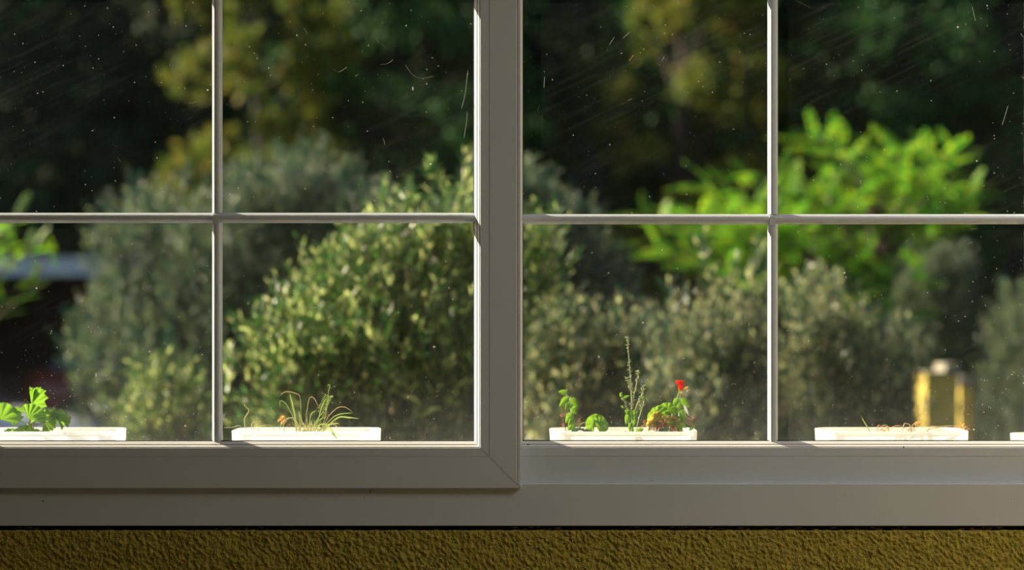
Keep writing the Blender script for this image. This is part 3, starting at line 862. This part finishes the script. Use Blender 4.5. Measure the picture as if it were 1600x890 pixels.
# ------------------------------------------------------------------ carport and cars
r0 = thing('carport', 'dark open carport with a pale blue-grey roof edge at the left', 'carport', (-8, 25, GZ))
def part(name, mat, parent, boxes, smooth=False):
    m = MB()
    for b in boxes: m.box(*b)
    return m.build(name, mat, parent, smooth)
YC = 23.0
x0c, x1c = xl(-700, YC), xl(330, YC)
zt_, zb_ = zl(404, YC), zl(430, YC)
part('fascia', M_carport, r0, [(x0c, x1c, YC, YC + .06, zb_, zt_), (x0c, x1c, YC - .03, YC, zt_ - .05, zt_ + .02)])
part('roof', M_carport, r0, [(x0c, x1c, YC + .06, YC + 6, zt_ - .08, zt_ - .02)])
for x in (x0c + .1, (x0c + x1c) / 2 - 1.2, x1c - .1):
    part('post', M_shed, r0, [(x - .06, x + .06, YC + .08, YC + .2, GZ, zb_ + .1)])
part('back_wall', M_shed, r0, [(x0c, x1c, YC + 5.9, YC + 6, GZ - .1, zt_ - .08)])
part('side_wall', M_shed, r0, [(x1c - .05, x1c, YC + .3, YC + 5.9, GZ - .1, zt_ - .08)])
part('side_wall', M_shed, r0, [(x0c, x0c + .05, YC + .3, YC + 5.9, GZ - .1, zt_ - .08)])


def car(name, label, loc, paint, flip=1):
    root = thing(name, label, 'car', loc)
    # stations along the length (nose at +x): x, half width, belt z, sill z
    st = [(2.08, .45, .52, .38), (2.02, .70, .66, .25), (1.75, .80, .76, .2), (1.2, .83, .86, .18), (.75, .84, .95, .18), (0, .85, .96, .18), (-1.0, .85, .98, .18), (-1.7, .82, .98, .2), (-2.0, .74, .92, .25), (-2.06, .55, .75, .38)]
    m = MB(); vs_, fs = [], []
    k = 10
    for (x, hw, zt, zb) in st:
        for (a, b) in ((-.85, 0), (-1, .25), (-1, .7), (-.93, .93), (-.6, 1), (.6, 1), (.93, .93), (1, .7), (1, .25), (.85, 0)):
            vs_.append((x * flip, a * hw, zb + (zt - zb) * b))
    for i in range(len(st) - 1):
        for j in range(k):
            fs.append((i * k + j, i * k + (j + 1) % k, (i + 1) * k + (j + 1) % k, (i + 1) * k + j))
    fs += [tuple(range(k)), tuple(range((len(st) - 1) * k, len(st) * k))]
    m.add(vs_, fs); m.build('body', paint, root, True, loc=(0, 0, 0))
    def cabin(nm, mat, pts, inset):
        m = MB(); n = len(pts); v = []
        for sg in (-1, 1):
            for (x, z) in pts:
                hw = (.80 - (z - .93) * .32) + inset; v.append((x * flip, sg * hw, z))
        m.add(v, [tuple(range(n)), tuple(range(n, 2 * n))[::-1]] + [(i, (i + 1) % n, (i + 1) % n + n, i + n) for i in range(n)])
        return m.build(nm, mat, root, False, loc=(0, 0, 0))
    cabin('window_glass', M_cglass, [(.85, .93), (.15, 1.36), (-.3, 1.41), (-1.1, 1.39), (-1.75, .96)], 0)
    cabin('roof', paint, [(.12, 1.385), (-.3, 1.435), (-1.1, 1.415), (-1.3, 1.35), (-1.1, 1.36), (-.3, 1.38)], .01)
    for xx in (-.35, .42):
        m = MB(); m.box((xx - .04) * 1, xx + .04, -.81, .81, .93, 1.12) if False else m.box(xx - .03, xx + .03, -.80, .80, .9, .99)
        m.build('door_pillar', paint, root, loc=(0, 0, 0))
    for xx in (1.3, -1.3):
        for yy in (-.78, .78):
            m = MB(); a = np.arange(20) / 20 * 2 * PI
            prof = [(.0, -.1), (.2, -.1), (.30, -.1), (.32, -.06), (.32, .06), (.30, .1), (.2, .1), (0, .1)]
            vs_ = [(xx + rr * math.cos(t), yy + q, .32 + rr * math.sin(t)) for rr, q in prof for t in a]
            fs = [(i * 20 + j, i * 20 + (j + 1) % 20, (i + 1) * 20 + (j + 1) % 20, (i + 1) * 20 + j) for i in range(len(prof) - 1) for j in range(20)]
            m.add(vs_, np.array(fs)); m.build('wheel', M_tyre, root, True, loc=(0, 0, 0))
    for yy in (-.6, .6):
        m = MB(); m.box(1.94 * flip - .06, 1.94 * flip + .08, yy - .14, yy + .14, .58, .68); m.build('headlamp', M_bead, root, loc=(0, 0, 0))
    return root


Yc = 21.0
car('parked_car', 'silver car with dark blue glass parked at the lower left', (xl(166, Yc) - 2.08, Yc, terrain(-5.5, Yc) + 0.02), M_silver)
Yc = 25.6
rc_ = car('parked_car', 'dark red car parked deeper under the carport', (xl(58, Yc) + 2.06, Yc, terrain(-5.5, Yc)), M_redcar)
rc_.scale = (1, 1, 1.12)
m = MB(); m.box(-16, -1.5, 17, 29, GZ - .35, GZ + .0)

# ------------------------------------------------------------------ ochre pillars added in place of a wall reflection
Yp = 6.5
def pillar(px0, px1, pyt, Y, label):
    x0, x1 = xl(px0, Y), xl(px1, Y); zt = zl(pyt, Y)
    r = thing('reflection_pillar', label, 'pillar', ((x0 + x1) / 2, Y, GZ))
    part('shaft', M_pillar, r, [(x0, x1, Y, Y + .25, GZ - .05, zt - .05)])
    capx = x0 if (px1 - px0) < 30 else x0 + (x1 - x0) * .6
    part('cap', M_cap, r, [(x0 - .004, x1 + .01, Y - .012, Y + .26, zt - .05, zt - .042), (capx, x1 + .006, Y - .006, Y + .255, zt - .042, zt)])
    return r
pillar(1447, 1497, 568, Yp, 'wider ochre pillar standing in for a wall reflection, with a pale cap')
pillar(1500, 1520, 588, Yp + .4, 'narrow ochre pillar standing in for a wall reflection, with a pale cap, right of the wider one')

# ------------------------------------------------------------------ planters
PY0, PY1 = .118, .275
RIM = zl(674, PY0)


def planter(label, px0, px1, mat, soil=.035, rimtop=674):
    Y = (PY0 + PY1) / 2
    x0, x1 = xl(px0, PY0 + .03), xl(px1, PY0 + .03)
    cx, hw, hd = (x0 + x1) / 2, (x1 - x0) / 2, (PY1 - PY0) / 2
    rim = zl(rimtop, PY0)
    r = thing('flower_box', label, 'planter', (cx, Y, SILL), 'white window boxes on the outer sill')
    def loop(z, k, rr=.040, grow=0):
        a, b = hw * k + grow, hd * k + grow; out = []
        for (sx, sy, a0) in ((1, 1, 0), (-1, 1, 90), (-1, -1, 180), (1, -1, 270)):
            for t in range(7):
                an = math.radians(a0 + t * 15); q = max(.004, rr + grow)
                out.append((cx + sx * (a - q) + q * math.cos(an), Y + sy * (b - q) + q * math.sin(an), z))
        return out
    def rings(mb, ls, close_bottom=False):
        n = len(ls[0]); v = [p for l in ls for p in l]
        fs = [(i * n + j, i * n + (j + 1) % n, (i + 1) * n + (j + 1) % n, (i + 1) * n + j) for i in range(len(ls) - 1) for j in range(n)]
        if close_bottom: fs.append(tuple(range(n)))
        mb.add(v, fs)
    m = MB()
    rings(m, [loop(SILL + .001, .955), loop(SILL + .06, .975), loop(rim - .006, .998)], True)
    m.build('box', mat, r, True)
    m = MB()   # thicker rolled rim
    rings(m, [loop(rim - .006, .998), loop(rim - .001, 1, grow=.0002), loop(rim, 1, grow=-.0006), loop(rim - .001, 1, grow=-.0018), loop(rim - .006, .998, grow=-.0020), loop(rim - .0062, .998, grow=-.0002)])
    m.build('rim', mat, r, False)
    m = MB(); lp = loop(rim - soil, .965)
    n = len(lp); v = [(cx, Y, rim - soil + .006)] + lp
    m.add(v, [(0, 1 + j, 1 + (j + 1) % n) for j in range(n)])
    m.build('soil', M_soil, r)
    return r


planter('white flower box holding the big-leaved geranium, leftmost', -46, 183, M_pot)
planter('white flower box holding the tuft of grass', 361, 590.5, M_pot)
planter('white flower box holding the red-flowered geranium', 860, 1090, M_potold)
planter('white flower box with only dry twigs in it', 1284, 1514, M_potold)
planter('white flower box cut off by the right edge of the view', 1597, 1827, M_potold, rimtop=682)


# ------------------------------------------------------------------ small plants
def stem(par, pts, r0_=.0012, r1_=.0006, mat=None, Y=.19, name='stem', n=6):
    q = [P(a[0], a[1], a[2] if len(a) > 2 else Y) for a in pts]
    cv = curve(q, n); m = MB(); m.tube(cv, np.linspace(r0_, r1_, len(cv)), 6)
    return m.build(name, mat or M_stem, par, True)


def blade(par, pts, w_, mat, Y=.19, name='blade', fold=.25, base_w=.5, yv=0.0):
    """leaf blade along a line of pixels, folded along its midrib"""
    q = [P(a[0], a[1], a[2] if len(a) > 2 else Y) for a in pts]
    cv = curve(q, 6); n = len(cv); t = np.gradient(cv, axis=0); t = nrm(t)
    s = nrm(np.cross(t, np.array([0, 1., .15]))); nn = np.cross(s, t)
    u = np.linspace(0, 1, n); wd = w_ * (base_w + (1 - base_w) * np.sin(np.clip(u * 1.6, 0, PI / 2))) * np.clip((1 - u) * 3.5, 0.02, 1)
    v = np.concatenate([cv - s * wd[:, None] * .5 + nn * (wd * fold)[:, None], cv, cv + s * wd[:, None] * .5 + nn * (wd * fold)[:, None]])
    fs = [(i, i + 1, n + i + 1, n + i) for i in range(n - 1)] + [(n + i, n + i + 1, 2 * n + i + 1, 2 * n + i) for i in range(n - 1)]
    m = MB(); m.add(v, np.array(fs)); return m.build(name, mat, par, True)


def round_leaf(par, px, py, rad_px, rot, tilt, yaw, mat, Y=.19, name='leaf', lobes=7, spread=150, cup=.25, seed=0, squash=1.0, ruffle=.10):
    """scalloped fan leaf of a geranium; rot turns it in its own plane, tilt/yaw turn the plane away from the viewer"""
    r = random.Random(seed); R = rad_px * (D + Y) / F; c = P(px, py, Y)
    nt_, nr = 56, 7; v = [(0, 0, 0)]
    for j in range(1, nr + 1):
        q = j / nr
        for i in range(nt_ + 1):
            a = math.radians(-spread + 2 * spread * i / nt_)
            ph = (a / math.radians(spread)) * lobes * PI / 2
            sc = 1 + .09 * abs(math.cos(ph)) + .025 * math.cos(ph * 6) - .13 * (abs(a) / math.radians(spread)) ** 3
            rr = R * q * (sc if q > .8 else 1 + (sc - 1) * q)
            z = cup * R * q * q + ruffle * R * q * q * math.cos(ph * 2 + r.uniform(-.2, .2)) + .02 * R * math.cos(ph * 4) * q
            v.append((rr * math.sin(a) * squash, rr * math.cos(a), z))
    fs = []
    w_ = nt_ + 1
    for i in range(nt_): fs.append((0, 1 + i, 2 + i))
    for j in range(nr - 1):
        for i in range(nt_):
            a = 1 + j * w_ + i; fs.append((a, a + w_, a + w_ + 1, a + 1))
    v = np.array(v)
    ro, ti, ya = math.radians(rot), math.radians(tilt), math.radians(yaw)
    # own plane -> rotate by rot about its normal, then stand it up facing the viewer, then tilt and yaw
    Rz = np.array([[math.cos(ro), math.sin(ro), 0], [-math.sin(ro), math.cos(ro), 0], [0, 0, 1]])
    v = v @ Rz.T
    v = np.stack([v[:, 0], -v[:, 2], v[:, 1]], -1)          # x right, z up, cup towards the viewer
    Rx = np.array([[1, 0, 0], [0, math.cos(ti), -math.sin(ti)], [0, math.sin(ti), math.cos(ti)]])
    Ry = np.array([[math.cos(ya), -math.sin(ya), 0], [math.sin(ya), math.cos(ya), 0], [0, 0, 1]])
    v = v @ Rx.T @ Ry.T + c
    m = MB(); m.add(v, fs); return m.build(name, mat, par, True)


def oval_leaf(par, px0, py0, px1, py1, wpx, mat, Y=.19, name='leaf', bulge=.35, cup=.2, dy=0.0, tip=.0):
    a, b = P(px0, py0, Y), P(px1, py1, Y + dy); d = b - a; L = np.linalg.norm(d); t = d / L
    s = nrm(np.cross(t, np.array([0, 1., 0]))[None])[0]; nn = np.cross(s, t); W = wpx * (D + Y) / F
    n = 9; v = []
    for i in range(n + 1):
        u = i / n; hw = W * .5 * math.sin(PI * min(1, u ** (.5 + bulge * .5))) ** .75 if 0 < u < 1 else 0.0002
        if u == 1: hw = 0.0002
        hw *= 1 + .06 * math.sin(i * 2.6)
        for k in (-1, -.5, 0, .5, 1):
            v.append(a + t * L * u + s * hw * k - nn * (cup * W * k * k) + np.array([0, 0, -.05 * L * u * u]))
    fs = [(i * 5 + k, i * 5 + k + 1, i * 5 + k + 6, i * 5 + k + 5) for i in range(n) for k in range(4)]
    m = MB(); m.add(v, np.array(fs)); return m.build(name, mat, par, True)


def crumple(par, px, py, rpx, mat, Y=.19, name='dead_leaf', seed=0, n=26):
    """shrivelled leaf or dried flower head: a ball of curled ribbons"""
    r = random.Random(seed); m = MB(); c = P(px, py, Y); R = rpx * (D + Y) / F
    for _ in range(n):
        d = Vector((r.gauss(0, 1), r.gauss(0, .7), r.gauss(0, 1))).normalized(); d2 = Vector((r.gauss(0, 1), r.gauss(0, 1), r.gauss(0, 1))).normalized()
        pts = [c + np.array(d) * R * .1, c + np.array(d) * R * .6 + np.array(d2) * R * .25, c + np.array(d) * R * r.uniform(.8, 1.1) + np.array(d2) * R * .1 - np.array([0, 0, R * .2])]
        cv = curve(pts, 3); k = len(cv); t = nrm(np.gradient(cv, axis=0)); s = nrm(np.cross(t, np.array(d2)))
        wd = R * .16 * np.sin(np.linspace(.3, PI - .2, k))
        v = np.concatenate([cv - s * wd[:, None], cv + s * wd[:, None]])
        m.add(v, np.array([(i, i + 1, k + i + 1, k + i) for i in range(k - 1)]))
    return m.build(name, mat, par, True)


ZS = RIM - .034
def plant_root(name, label, cat, px, Y=.19):
    return thing(name, label, cat, (xl(px, Y), Y, ZS))

# geranium in the first box (it runs out of view on the left)
g = plant_root('geranium', 'green geranium with broad scalloped leaves in the leftmost box', 'plant', 47)
stem(g, [(47, 700), (46, 672), (48, 655), (50, 640), (50, 630)], .0026, .0016)
stem(g, [(50, 650), (50, 632), (48, 615), (47, 603)], .0013, .0010, Y=.185)
stem(g, [(46, 668), (30, 656), (12, 655), (-8, 652)], .0014, .0009)
stem(g, [(46, 668), (62, 652), (72, 648)], .0014, .0009)
stem(g, [(46, 662), (70, 660), (85, 650)], .0014, .0009)
stem(g, [(46, 672), (60, 662), (74, 664)], .0014, .0009)
round_leaf(g, 50, 631, 27, 40, 15, 60, M_geran, Y=.185, spread=70, lobes=5, cup=.1, seed=1)
round_leaf(g, 49, 632, 27, 22, 10, -20, M_geran, Y=.190, spread=24, lobes=3, cup=.1, seed=2)
round_leaf(g, 1, 655, 28, -15, 12, 15, M_geran, Y=.175, seed=3, spread=120)
round_leaf(g, -28, 648, 26, -40, 20, -10, M_geran, Y=.19, seed=31)
round_leaf(g, 33, 655, 22, -25, 25, -45, M_geran, Y=.178, seed=4, spread=95)
round_leaf(g, 44, 654, 28, 42, 20, 10, M_geran, Y=.168, seed=5, spread=62)
round_leaf(g, 70, 652, 22, 20, 45, 20, M_geran, Y=.19, seed=6, spread=130, ruffle=.2)
round_leaf(g, 86, 648, 24, 80, 50, -5, M_geran, Y=.185, seed=7, spread=95, ruffle=.22)
round_leaf(g, 68, 655, 20, 120, 25, 0, M_geran, Y=.195, seed=8, spread=70)
round_leaf(g, 52, 675, 24, 70, 62, 0, M_geran, Y=.175, seed=9, spread=100)
round_leaf(g, 36, 680, 20, -10, 25, 30, M_geran, Y=.17, seed=10, spread=90)
round_leaf(g, 20, 678, 16, -60, 40, 10, M_geran, Y=.18, seed=11, spread=90)
round_leaf(g, 24, 640, 12, 20, 55, 30, M_geran, Y=.21, seed=12)
crumple(g, 47, 660, 8, M_stem, name='bud', seed=3, n=18)

# tuft in the second box
g = plant_root('grass_tuft', 'arching tuft of grass and thin weeds, green with straw-coloured tips', 'grass', 483)
for i, (pts, w_, mt) in enumerate([
        ([(466, 690), (461, 655), (456, 630), (452, 612)], 3.4, 'g'), ([(470, 690), (468, 655), (467, 640)], 2, 'g'),
        ([(471, 690), (470, 640), (469, 622), (466, 616), (458, 613), (452, 611.5), (445, 612), (440, 615), (437, 619)], 1.0, 'd'),
        ([(466, 690), (459, 655), (451, 638), (444, 628), (438, 626), (437, 633), (438, 636)], 1.1, 'g'),
        ([(476, 690), (478, 655), (481, 632), (484, 621), (488, 620), (492, 624), (496, 632), (501, 640)], 1.1, 'd'),
        ([(490, 690), (496, 660), (501, 640), (506, 628), (511, 620)], 1.6, 'g'), ([(492, 690), (500, 660), (507, 644), (512, 625), (513, 612), (515, 604), (515, 601), (513, 600.5), (512, 603), (512.5, 606)], 1.1, 'g'),
        ([(494, 690), (505, 665), (515, 648), (527, 637), (537, 635.5), (545, 639), (554, 647)], 1.0, 'd'), ([(492, 690), (505, 668), (520, 652), (530, 647), (545, 645), (552, 645)], 1.5, 'g'),
        ([(494, 690), (510, 668), (528, 652), (545, 652), (563, 654)], 2.8, 'g'), ([(490, 690), (500, 670), (512, 664), (524, 661), (532, 663)], 2.8, 'g'),
        ([(486, 690), (495, 668), (506, 662), (515, 668), (522, 678), (528, 686)], 3.0, 'g', ), ([(480, 690), (484, 655), (487, 645), (497, 640)], 1.6, 'g'),
        ([(472, 690), (462, 660), (452, 652), (444, 658), (435, 664)], .9, 'd'), ([(476, 690), (471, 655), (468, 648)], 1.6, 'g'), ([(482, 690), (487, 668), (500, 655), (512, 650)], 1.3, 'g'),
        ([(470, 690), (474, 672), (470, 680), (467, 679)], 2.0, 'g'), ([(474, 690), (466, 664), (460, 653)], 1.6, 'g'), ([(484, 690), (493, 660), (503, 645), (507, 640)], 1.4, 'g'),
        ([(488, 690), (500, 672), (516, 662), (528, 668), (534, 681)], 1.0, 'd'), ([(478, 690), (480, 660), (477, 648)], 1.4, 'g'), ([(496, 690), (507, 655), (510, 640), (512, 630)], 1.0, 'd')]):
    blade(g, [(a, b) for a, b in pts], w_ * .0012, M_grassg if mt == 'g' else M_dry, Y=.16 + (i * 7 % 11) * .005)
rr = random.Random(5)
for i in range(46):
    x = rr.uniform(466, 508); dx = rr.gauss(0, 9); h = rr.uniform(12, 36)
    blade(g, [(x, 690), (x + dx * .4, 690 - h * .6), (x + dx, 690 - h)], rr.uniform(.8, 1.8) * .0012, M_grassg if rr.random() < .55 else M_dry, Y=rr.uniform(.15, .22))
for k in range(9):      # feathery side leaflets of the weed at the right of the tuft
    y = 640 - k * 2.6; x = 503 + k * 1.2
    blade(g, [(x, y), (x - 4, y - 3), (x - 6, y - 4)], .0014, M_grassg, Y=.18, name='leaflet'); blade(g, [(x, y), (x + 5, y - 1), (x + 8, y - 1.5)], .0014, M_grassg, Y=.18, name='leaflet')
blade(g, [(512, 622), (519, 619), (508 + 11, 620)], .002, M_grassg, Y=.18, name='leaflet')
# (the drooping long leaf over the front of the box)
blade(g, [(500, 680, .17), (509, 668, .14), (517, 673, .112), (524, 682, .108), (528, 688, .108)], .0042, M_grassg)
g = plant_root('dried_flower', 'small orange-brown dried flower head left of the grass tuft', 'plant', 441)
stem(g, [(446, 700), (444, 672), (441, 660)], .0009, .0007, M_dry)
crumple(g, 441, 655, 7.5, M_orange, name='flower_head', seed=8, n=34)
crumple(g, 452, 663, 4, M_brown, name='flower_head', seed=9, n=14)
g = plant_root('curled_tendril', 'thin zigzag dry stalk standing at the left end of the grass box', 'plant', 383)
stem(g, [(383, 700), (383, 670), (382, 655), (386, 647), (389, 641), (386, 637), (383, 634), (381.5, 630)], .0009, .0006, M_dry)
g = plant_root('creeping_stalks', 'pale curling stalks trailing over the left end of the grass box', 'plant', 400)
stem(g, [(392, 690), (393, 665), (397, 659), (400, 661), (403, 668), (405, 690)], .0008, .0006, M_dry, name='stalk')
stem(g, [(395, 692), (397, 662), (401, 659), (405, 666)], .0008, .0005, M_stem, name='stalk')
stem(g, [(402, 690), (406, 668), (414, 664), (420, 664), (427, 668), (431, 690)], .0006, .0005, M_dry, name='stalk', Y=.15)
stem(g, [(431, 690), (440, 662), (450, 654), (460, 652), (470, 657)], .0007, .0005, M_stem, name='stalk', Y=.15)
stem(g, [(385, 690), (376, 666), (365, 667), (350, 668)], .0008, .0005, M_stem, name='stalk', Y=.16)

# third box: leafy weed, geranium sprout, tall weed, red geranium
g = plant_root('leafy_weed', 'grey-stemmed weed with small oval green leaves at the left end of the third box', 'plant', 895)
stem(g, [(899, 700), (898, 672), (894, 650), (890, 630), (884, 612)], .0020, .0010)
crumple(g, 889, 623, 6, M_stem, name='bud', seed=21, n=20)
crumple(g, 885, 611, 3.5, M_stem, name='bud', seed=22, n=10)
for a in [((886, 613), (872, 611), 9, .17), ((888, 620), (874, 634), 11, .17), ((892, 622), (903, 634), 11, .17), ((890, 630), (884, 641), 10, .165), ((893, 638), (901, 646), 9, .17), ((894, 645), (884, 660), 13, .165), ((896, 655), (888, 665), 10, .16),
          ((897, 660), (893, 672), 9, .17), ((895, 640), (902, 632), 8, .2)]:
    oval_leaf(g, *a[0], *a[1], a[2], M_geran, Y=a[3], bulge=.2)
stem(g, [(885, 674), (881, 660), (879, 650), (877, 646)], .0009, .0007, M_brown)
crumple(g, 878, 648, 4, M_brown, seed=23, n=12); crumple(g, 880, 664, 4.5, M_brown, seed=24, n=12)
stem(g, [(899, 690), (903, 665), (905, 655), (909, 652)], .0008, .0006, M_brown)
oval_leaf(g, 888, 672, 893, 662, 7, M_geran, Y=.15)

g = plant_root('geranium', 'single-leaved geranium sprout, bright round leaf, left of middle of the third box', 'plant', 925)
stem(g, [(925, 700), (920, 675), (928, 662), (934, 662)], .0014, .001)
round_leaf(g, 930, 662, 16, -8, 10, 10, M_geran, Y=.175, seed=41, spread=160)
round_leaf(g, 936, 664, 15, 55, 15, -15, M_geran, Y=.165, seed=42, spread=95)
round_leaf(g, 912, 674, 15, 60, 60, 0, M_olive_back, Y=.16, seed=43, spread=100)
round_leaf(g, 905, 672, 12, -40, 55, 0, M_olive_back, Y=.17, seed=44, spread=100)
stem(g, [(899, 672), (908, 662), (918, 659)], .0008, .0006, M_dry)

g = plant_root('tall_weed', 'spindly seeding weed, tallest plant in the boxes', 'plant', 988)
stem(g, [(989, 700), (988, 660), (987, 630), (986, 600), (984, 575), (982, 550), (981, 535), (979.5, 526)], .0013, .0005)
stem(g, [(987, 645), (990, 620), (995, 598), (997, 585), (995, 580)], .0009, .0005)
stem(g, [(988, 668), (994, 635), (1002, 618), (1006, 603)], .0009, .0005)
stem(g, [(990, 690), (998, 655), (1004, 635), (1006, 620)], .0009, .0005)
stem(g, [(986, 690), (980, 640), (976, 628), (970, 615)], .0009, .0005)
stem(g, [(985, 610), (982, 598), (979, 590)], .0006, .0004)
rr = random.Random(9)
m = MB()
def seedpod(px, py, a, L, Y=.19):
    p = P(px, py, Y); s = (D + Y) / F
    q = p + np.array([math.cos(a) * L * s, rr.uniform(-.002, .002), math.sin(a) * L * s])
    m.tube(curve([p, (p + q) / 2, q], 2), [.0004, .0012, .0011, .0009, .0002][:5], 5)
for line in ([(986, 650), (987, 625), (986, 600), (984, 575), (982, 550), (981, 535), (979.5, 526)], [(987, 640), (990, 620), (995, 598), (997, 585), (995, 580)], [(994, 635), (1002, 618), (1006, 603)], [(1002, 640), (1004, 632), (1006, 620)], [(980, 640), (976, 628), (970, 615)], [(985, 610), (982, 598), (979, 590)]):
    cv = curve([np.array([a, b, 0]) for a, b in line], 8)
    for k, q in enumerate(cv[::1]):
        dens = .35 if q[1] < 575 and q[1] > 540 else .8
        if rr.random() < dens: seedpod(q[0], q[1], rr.choice((.5, 2.6)) + rr.uniform(-.4, .4), rr.uniform(2.5, 5))
m.build('seed_pods', M_stem, g, True)
for a in [((974, 622), (984, 617), 5), ((971, 620), (970, 612), 6), ((983, 645), (978, 662), 10), ((984, 645), (976, 640), 8), ((990, 640), (995, 654), 5), ((990, 665), (993, 650), 6), ((975, 637), (970, 633), 4), ((989, 690), (986, 655), 6), ((1003, 622), (1010, 619), 4),
          ((995, 675), (1005, 668), 9), ((984, 680), (975, 672), 6), ((991, 655), (996, 640), 5), ((983, 640), (988, 655), 8), ((985, 660), (983, 672), 6)]:
    oval_leaf(g, *a[0], *a[1], a[2], M_geran, Y=.18)

g = plant_root('geranium', 'geranium with a small red flower and withered brown lower leaves', 'plant', 1055)
stem(g, [(1058, 700), (1060, 675), (1061, 650), (1062, 630), (1063, 612)], .0020, .0011)
stem(g, [(1048, 690), (1050, 650), (1057, 625), (1062, 608), (1062, 598)], .0011, .0007)
stem(g, [(1045, 690), (1040, 660), (1036, 645), (1030, 640)], .0014, .0009, M_dry)
stem(g, [(1040, 690), (1022, 672), (1008, 664), (1000, 668)], .0010, .0007, M_dry)
stem(g, [(1062, 650), (1068, 640), (1072, 650), (1078, 655), (1082, 655)], .0009, .0006, M_dry)
round_leaf(g, 1027, 648, 18, -25, 25, 20, M_geran, Y=.18, seed=51, spread=130)
round_leaf(g, 1043, 640, 14, 5, 25, -10, M_geran, Y=.19, seed=52, spread=130)
round_leaf(g, 1040, 655, 16, 40, 55, 0, M_geran_edge, Y=.17, seed=53, spread=120)
round_leaf(g, 1022, 660, 19, -30, 15, 35, M_geran_edge, Y=.17, seed=54, spread=85)
round_leaf(g, 1050, 664, 15, 70, 50, 0, M_geran, Y=.165, seed=55, spread=120)
for i, (a, b, c_) in enumerate([(1017, 663, 9), (1028, 666, 9), (1038, 663, 8), (1046, 668, 10), (1055, 658, 8), (1056, 672, 9), (1040, 675, 9), (1007, 658, 4), (1082, 652, 4.5), (1080, 662, 4.5), (1034, 660, 7), (1052, 652, 6)]):
    crumple(g, a, b, c_, M_brown if i % 3 else M_geran_edge, Y=.16 + .01 * (i % 4), seed=60 + i, n=26)
for a in [((1064, 622), (1077, 636), 11), ((1060, 622), (1052, 632), 10), ((1062, 630), (1056, 645), 10), ((1063, 640), (1070, 655), 8), ((1062, 650), (1054, 662), 9), ((1066, 640), (1075, 645), 5), ((1063, 660), (1072, 668), 8), ((1076, 672), (1088, 664), 5), ((1060, 690), (1066, 664), 8)]:
    oval_leaf(g, *a[0], *a[1], a[2], M_geran, Y=.18)
oval_leaf(g, 1068, 632, 1076, 648, 4, M_bead, Y=.17, name='dry_leaf'); oval_leaf(g, 1052, 688, 1056, 664, 9, M_brown, Y=.15, name='dead_leaf')
oval_leaf(g, 1036, 690, 1030, 668, 14, M_olive_back, Y=.15); oval_leaf(g, 1034, 680, 1044, 664, 12, M_olive_back, Y=.155)
fl = MB(); fl.tube(curve([P(1062, 606, .19), P(1062, 602, .19), P(1061, 597, .19)], 3), [.001, .0018, .002, .0018, .0015, .0012, .001], 6)
fl = fl.build('flower', M_red, g, True)
for k, (a, b, c_, d_, w_) in enumerate([(1062, 601, 1056, 593, 6), (1062, 600, 1061, 593, 6), (1062, 600, 1068, 595, 7), (1062, 601, 1069, 601, 6), (1061, 602, 1062, 610, 5), (1060, 598, 1057, 596, 5), (1064, 603, 1067, 609, 4), (1063, 600, 1064, 594, 5)]):
    o = oval_leaf(g, a, b, c_, d_, w_, M_red, Y=.186 + .002 * (k % 3), name='petal', bulge=.6)
    o.parent = fl; o.location = (0, 0, 0)
oval_leaf(g, 1066, 608, 1076, 603, 3.5, M_orange, Y=.188, name='petal'); oval_leaf(g, 1064, 610, 1066, 616, 4, M_orange, Y=.188, name='sepal')
oval_leaf(g, 1063, 612, 1060, 606, 3, M_geran, Y=.185, name='sepal')

# fourth box: one blade and dry remains
g = plant_root('grass_sprout', 'single slanting green blade in the twig box', 'grass', 1358)
blade(g, [(1361, 692), (1359, 674), (1352, 662), (1344, 648)], .0022, M_grassg)
def dry(label, px, lines, balls):
    g = plant_root('dry_stalks', label, 'plant', px)
    for ln in lines: stem(g, ln, .0009, .0006, M_dry if len(ln) % 2 else M_orange, Y=.13, name='stalk')
    for i, (a, b, c_) in enumerate(balls): crumple(g, a, b, c_, M_brown if i % 2 else M_orange, Y=.15, name='seed_head', seed=int(a) + i, n=22)
dry('small knot of dry stalks just right of the green blade in the twig box', 1380, [[(1368, 690), (1371, 668), (1374, 664), (1378, 667)], [(1374, 690), (1377, 669), (1382, 664), (1387, 668), (1389, 690)], [(1380, 690), (1385, 668), (1390, 674)], [(1386, 692), (1380, 671), (1372, 673)]], [(1386, 668, 4.5), (1382, 672, 3.5)])
dry('curled dry stalks with a brown seed head at the middle of the twig box', 1425, [[(1392, 668), (1400, 665), (1408, 665), (1414, 669)], [(1408, 690), (1412, 664), (1418, 662), (1422, 666), (1424, 690)], [(1418, 692), (1424, 668), (1430, 660), (1434, 658)], [(1424, 690), (1428, 667), (1432, 690)], [(1416, 671), (1422, 674), (1428, 672)]], [(1434, 661, 5), (1422, 670, 4.5)])
dry('long dry stalk ending in a brown head over the right end of the twig box', 1490, [[(1446, 690), (1452, 668), (1470, 666), (1485, 665), (1500, 667)], [(1440, 692), (1449, 672), (1464, 668), (1480, 666)], [(1500, 668), (1508, 668), (1516, 671)]], [(1505, 665, 6), (1511, 668, 5), (1497, 665, 3)])
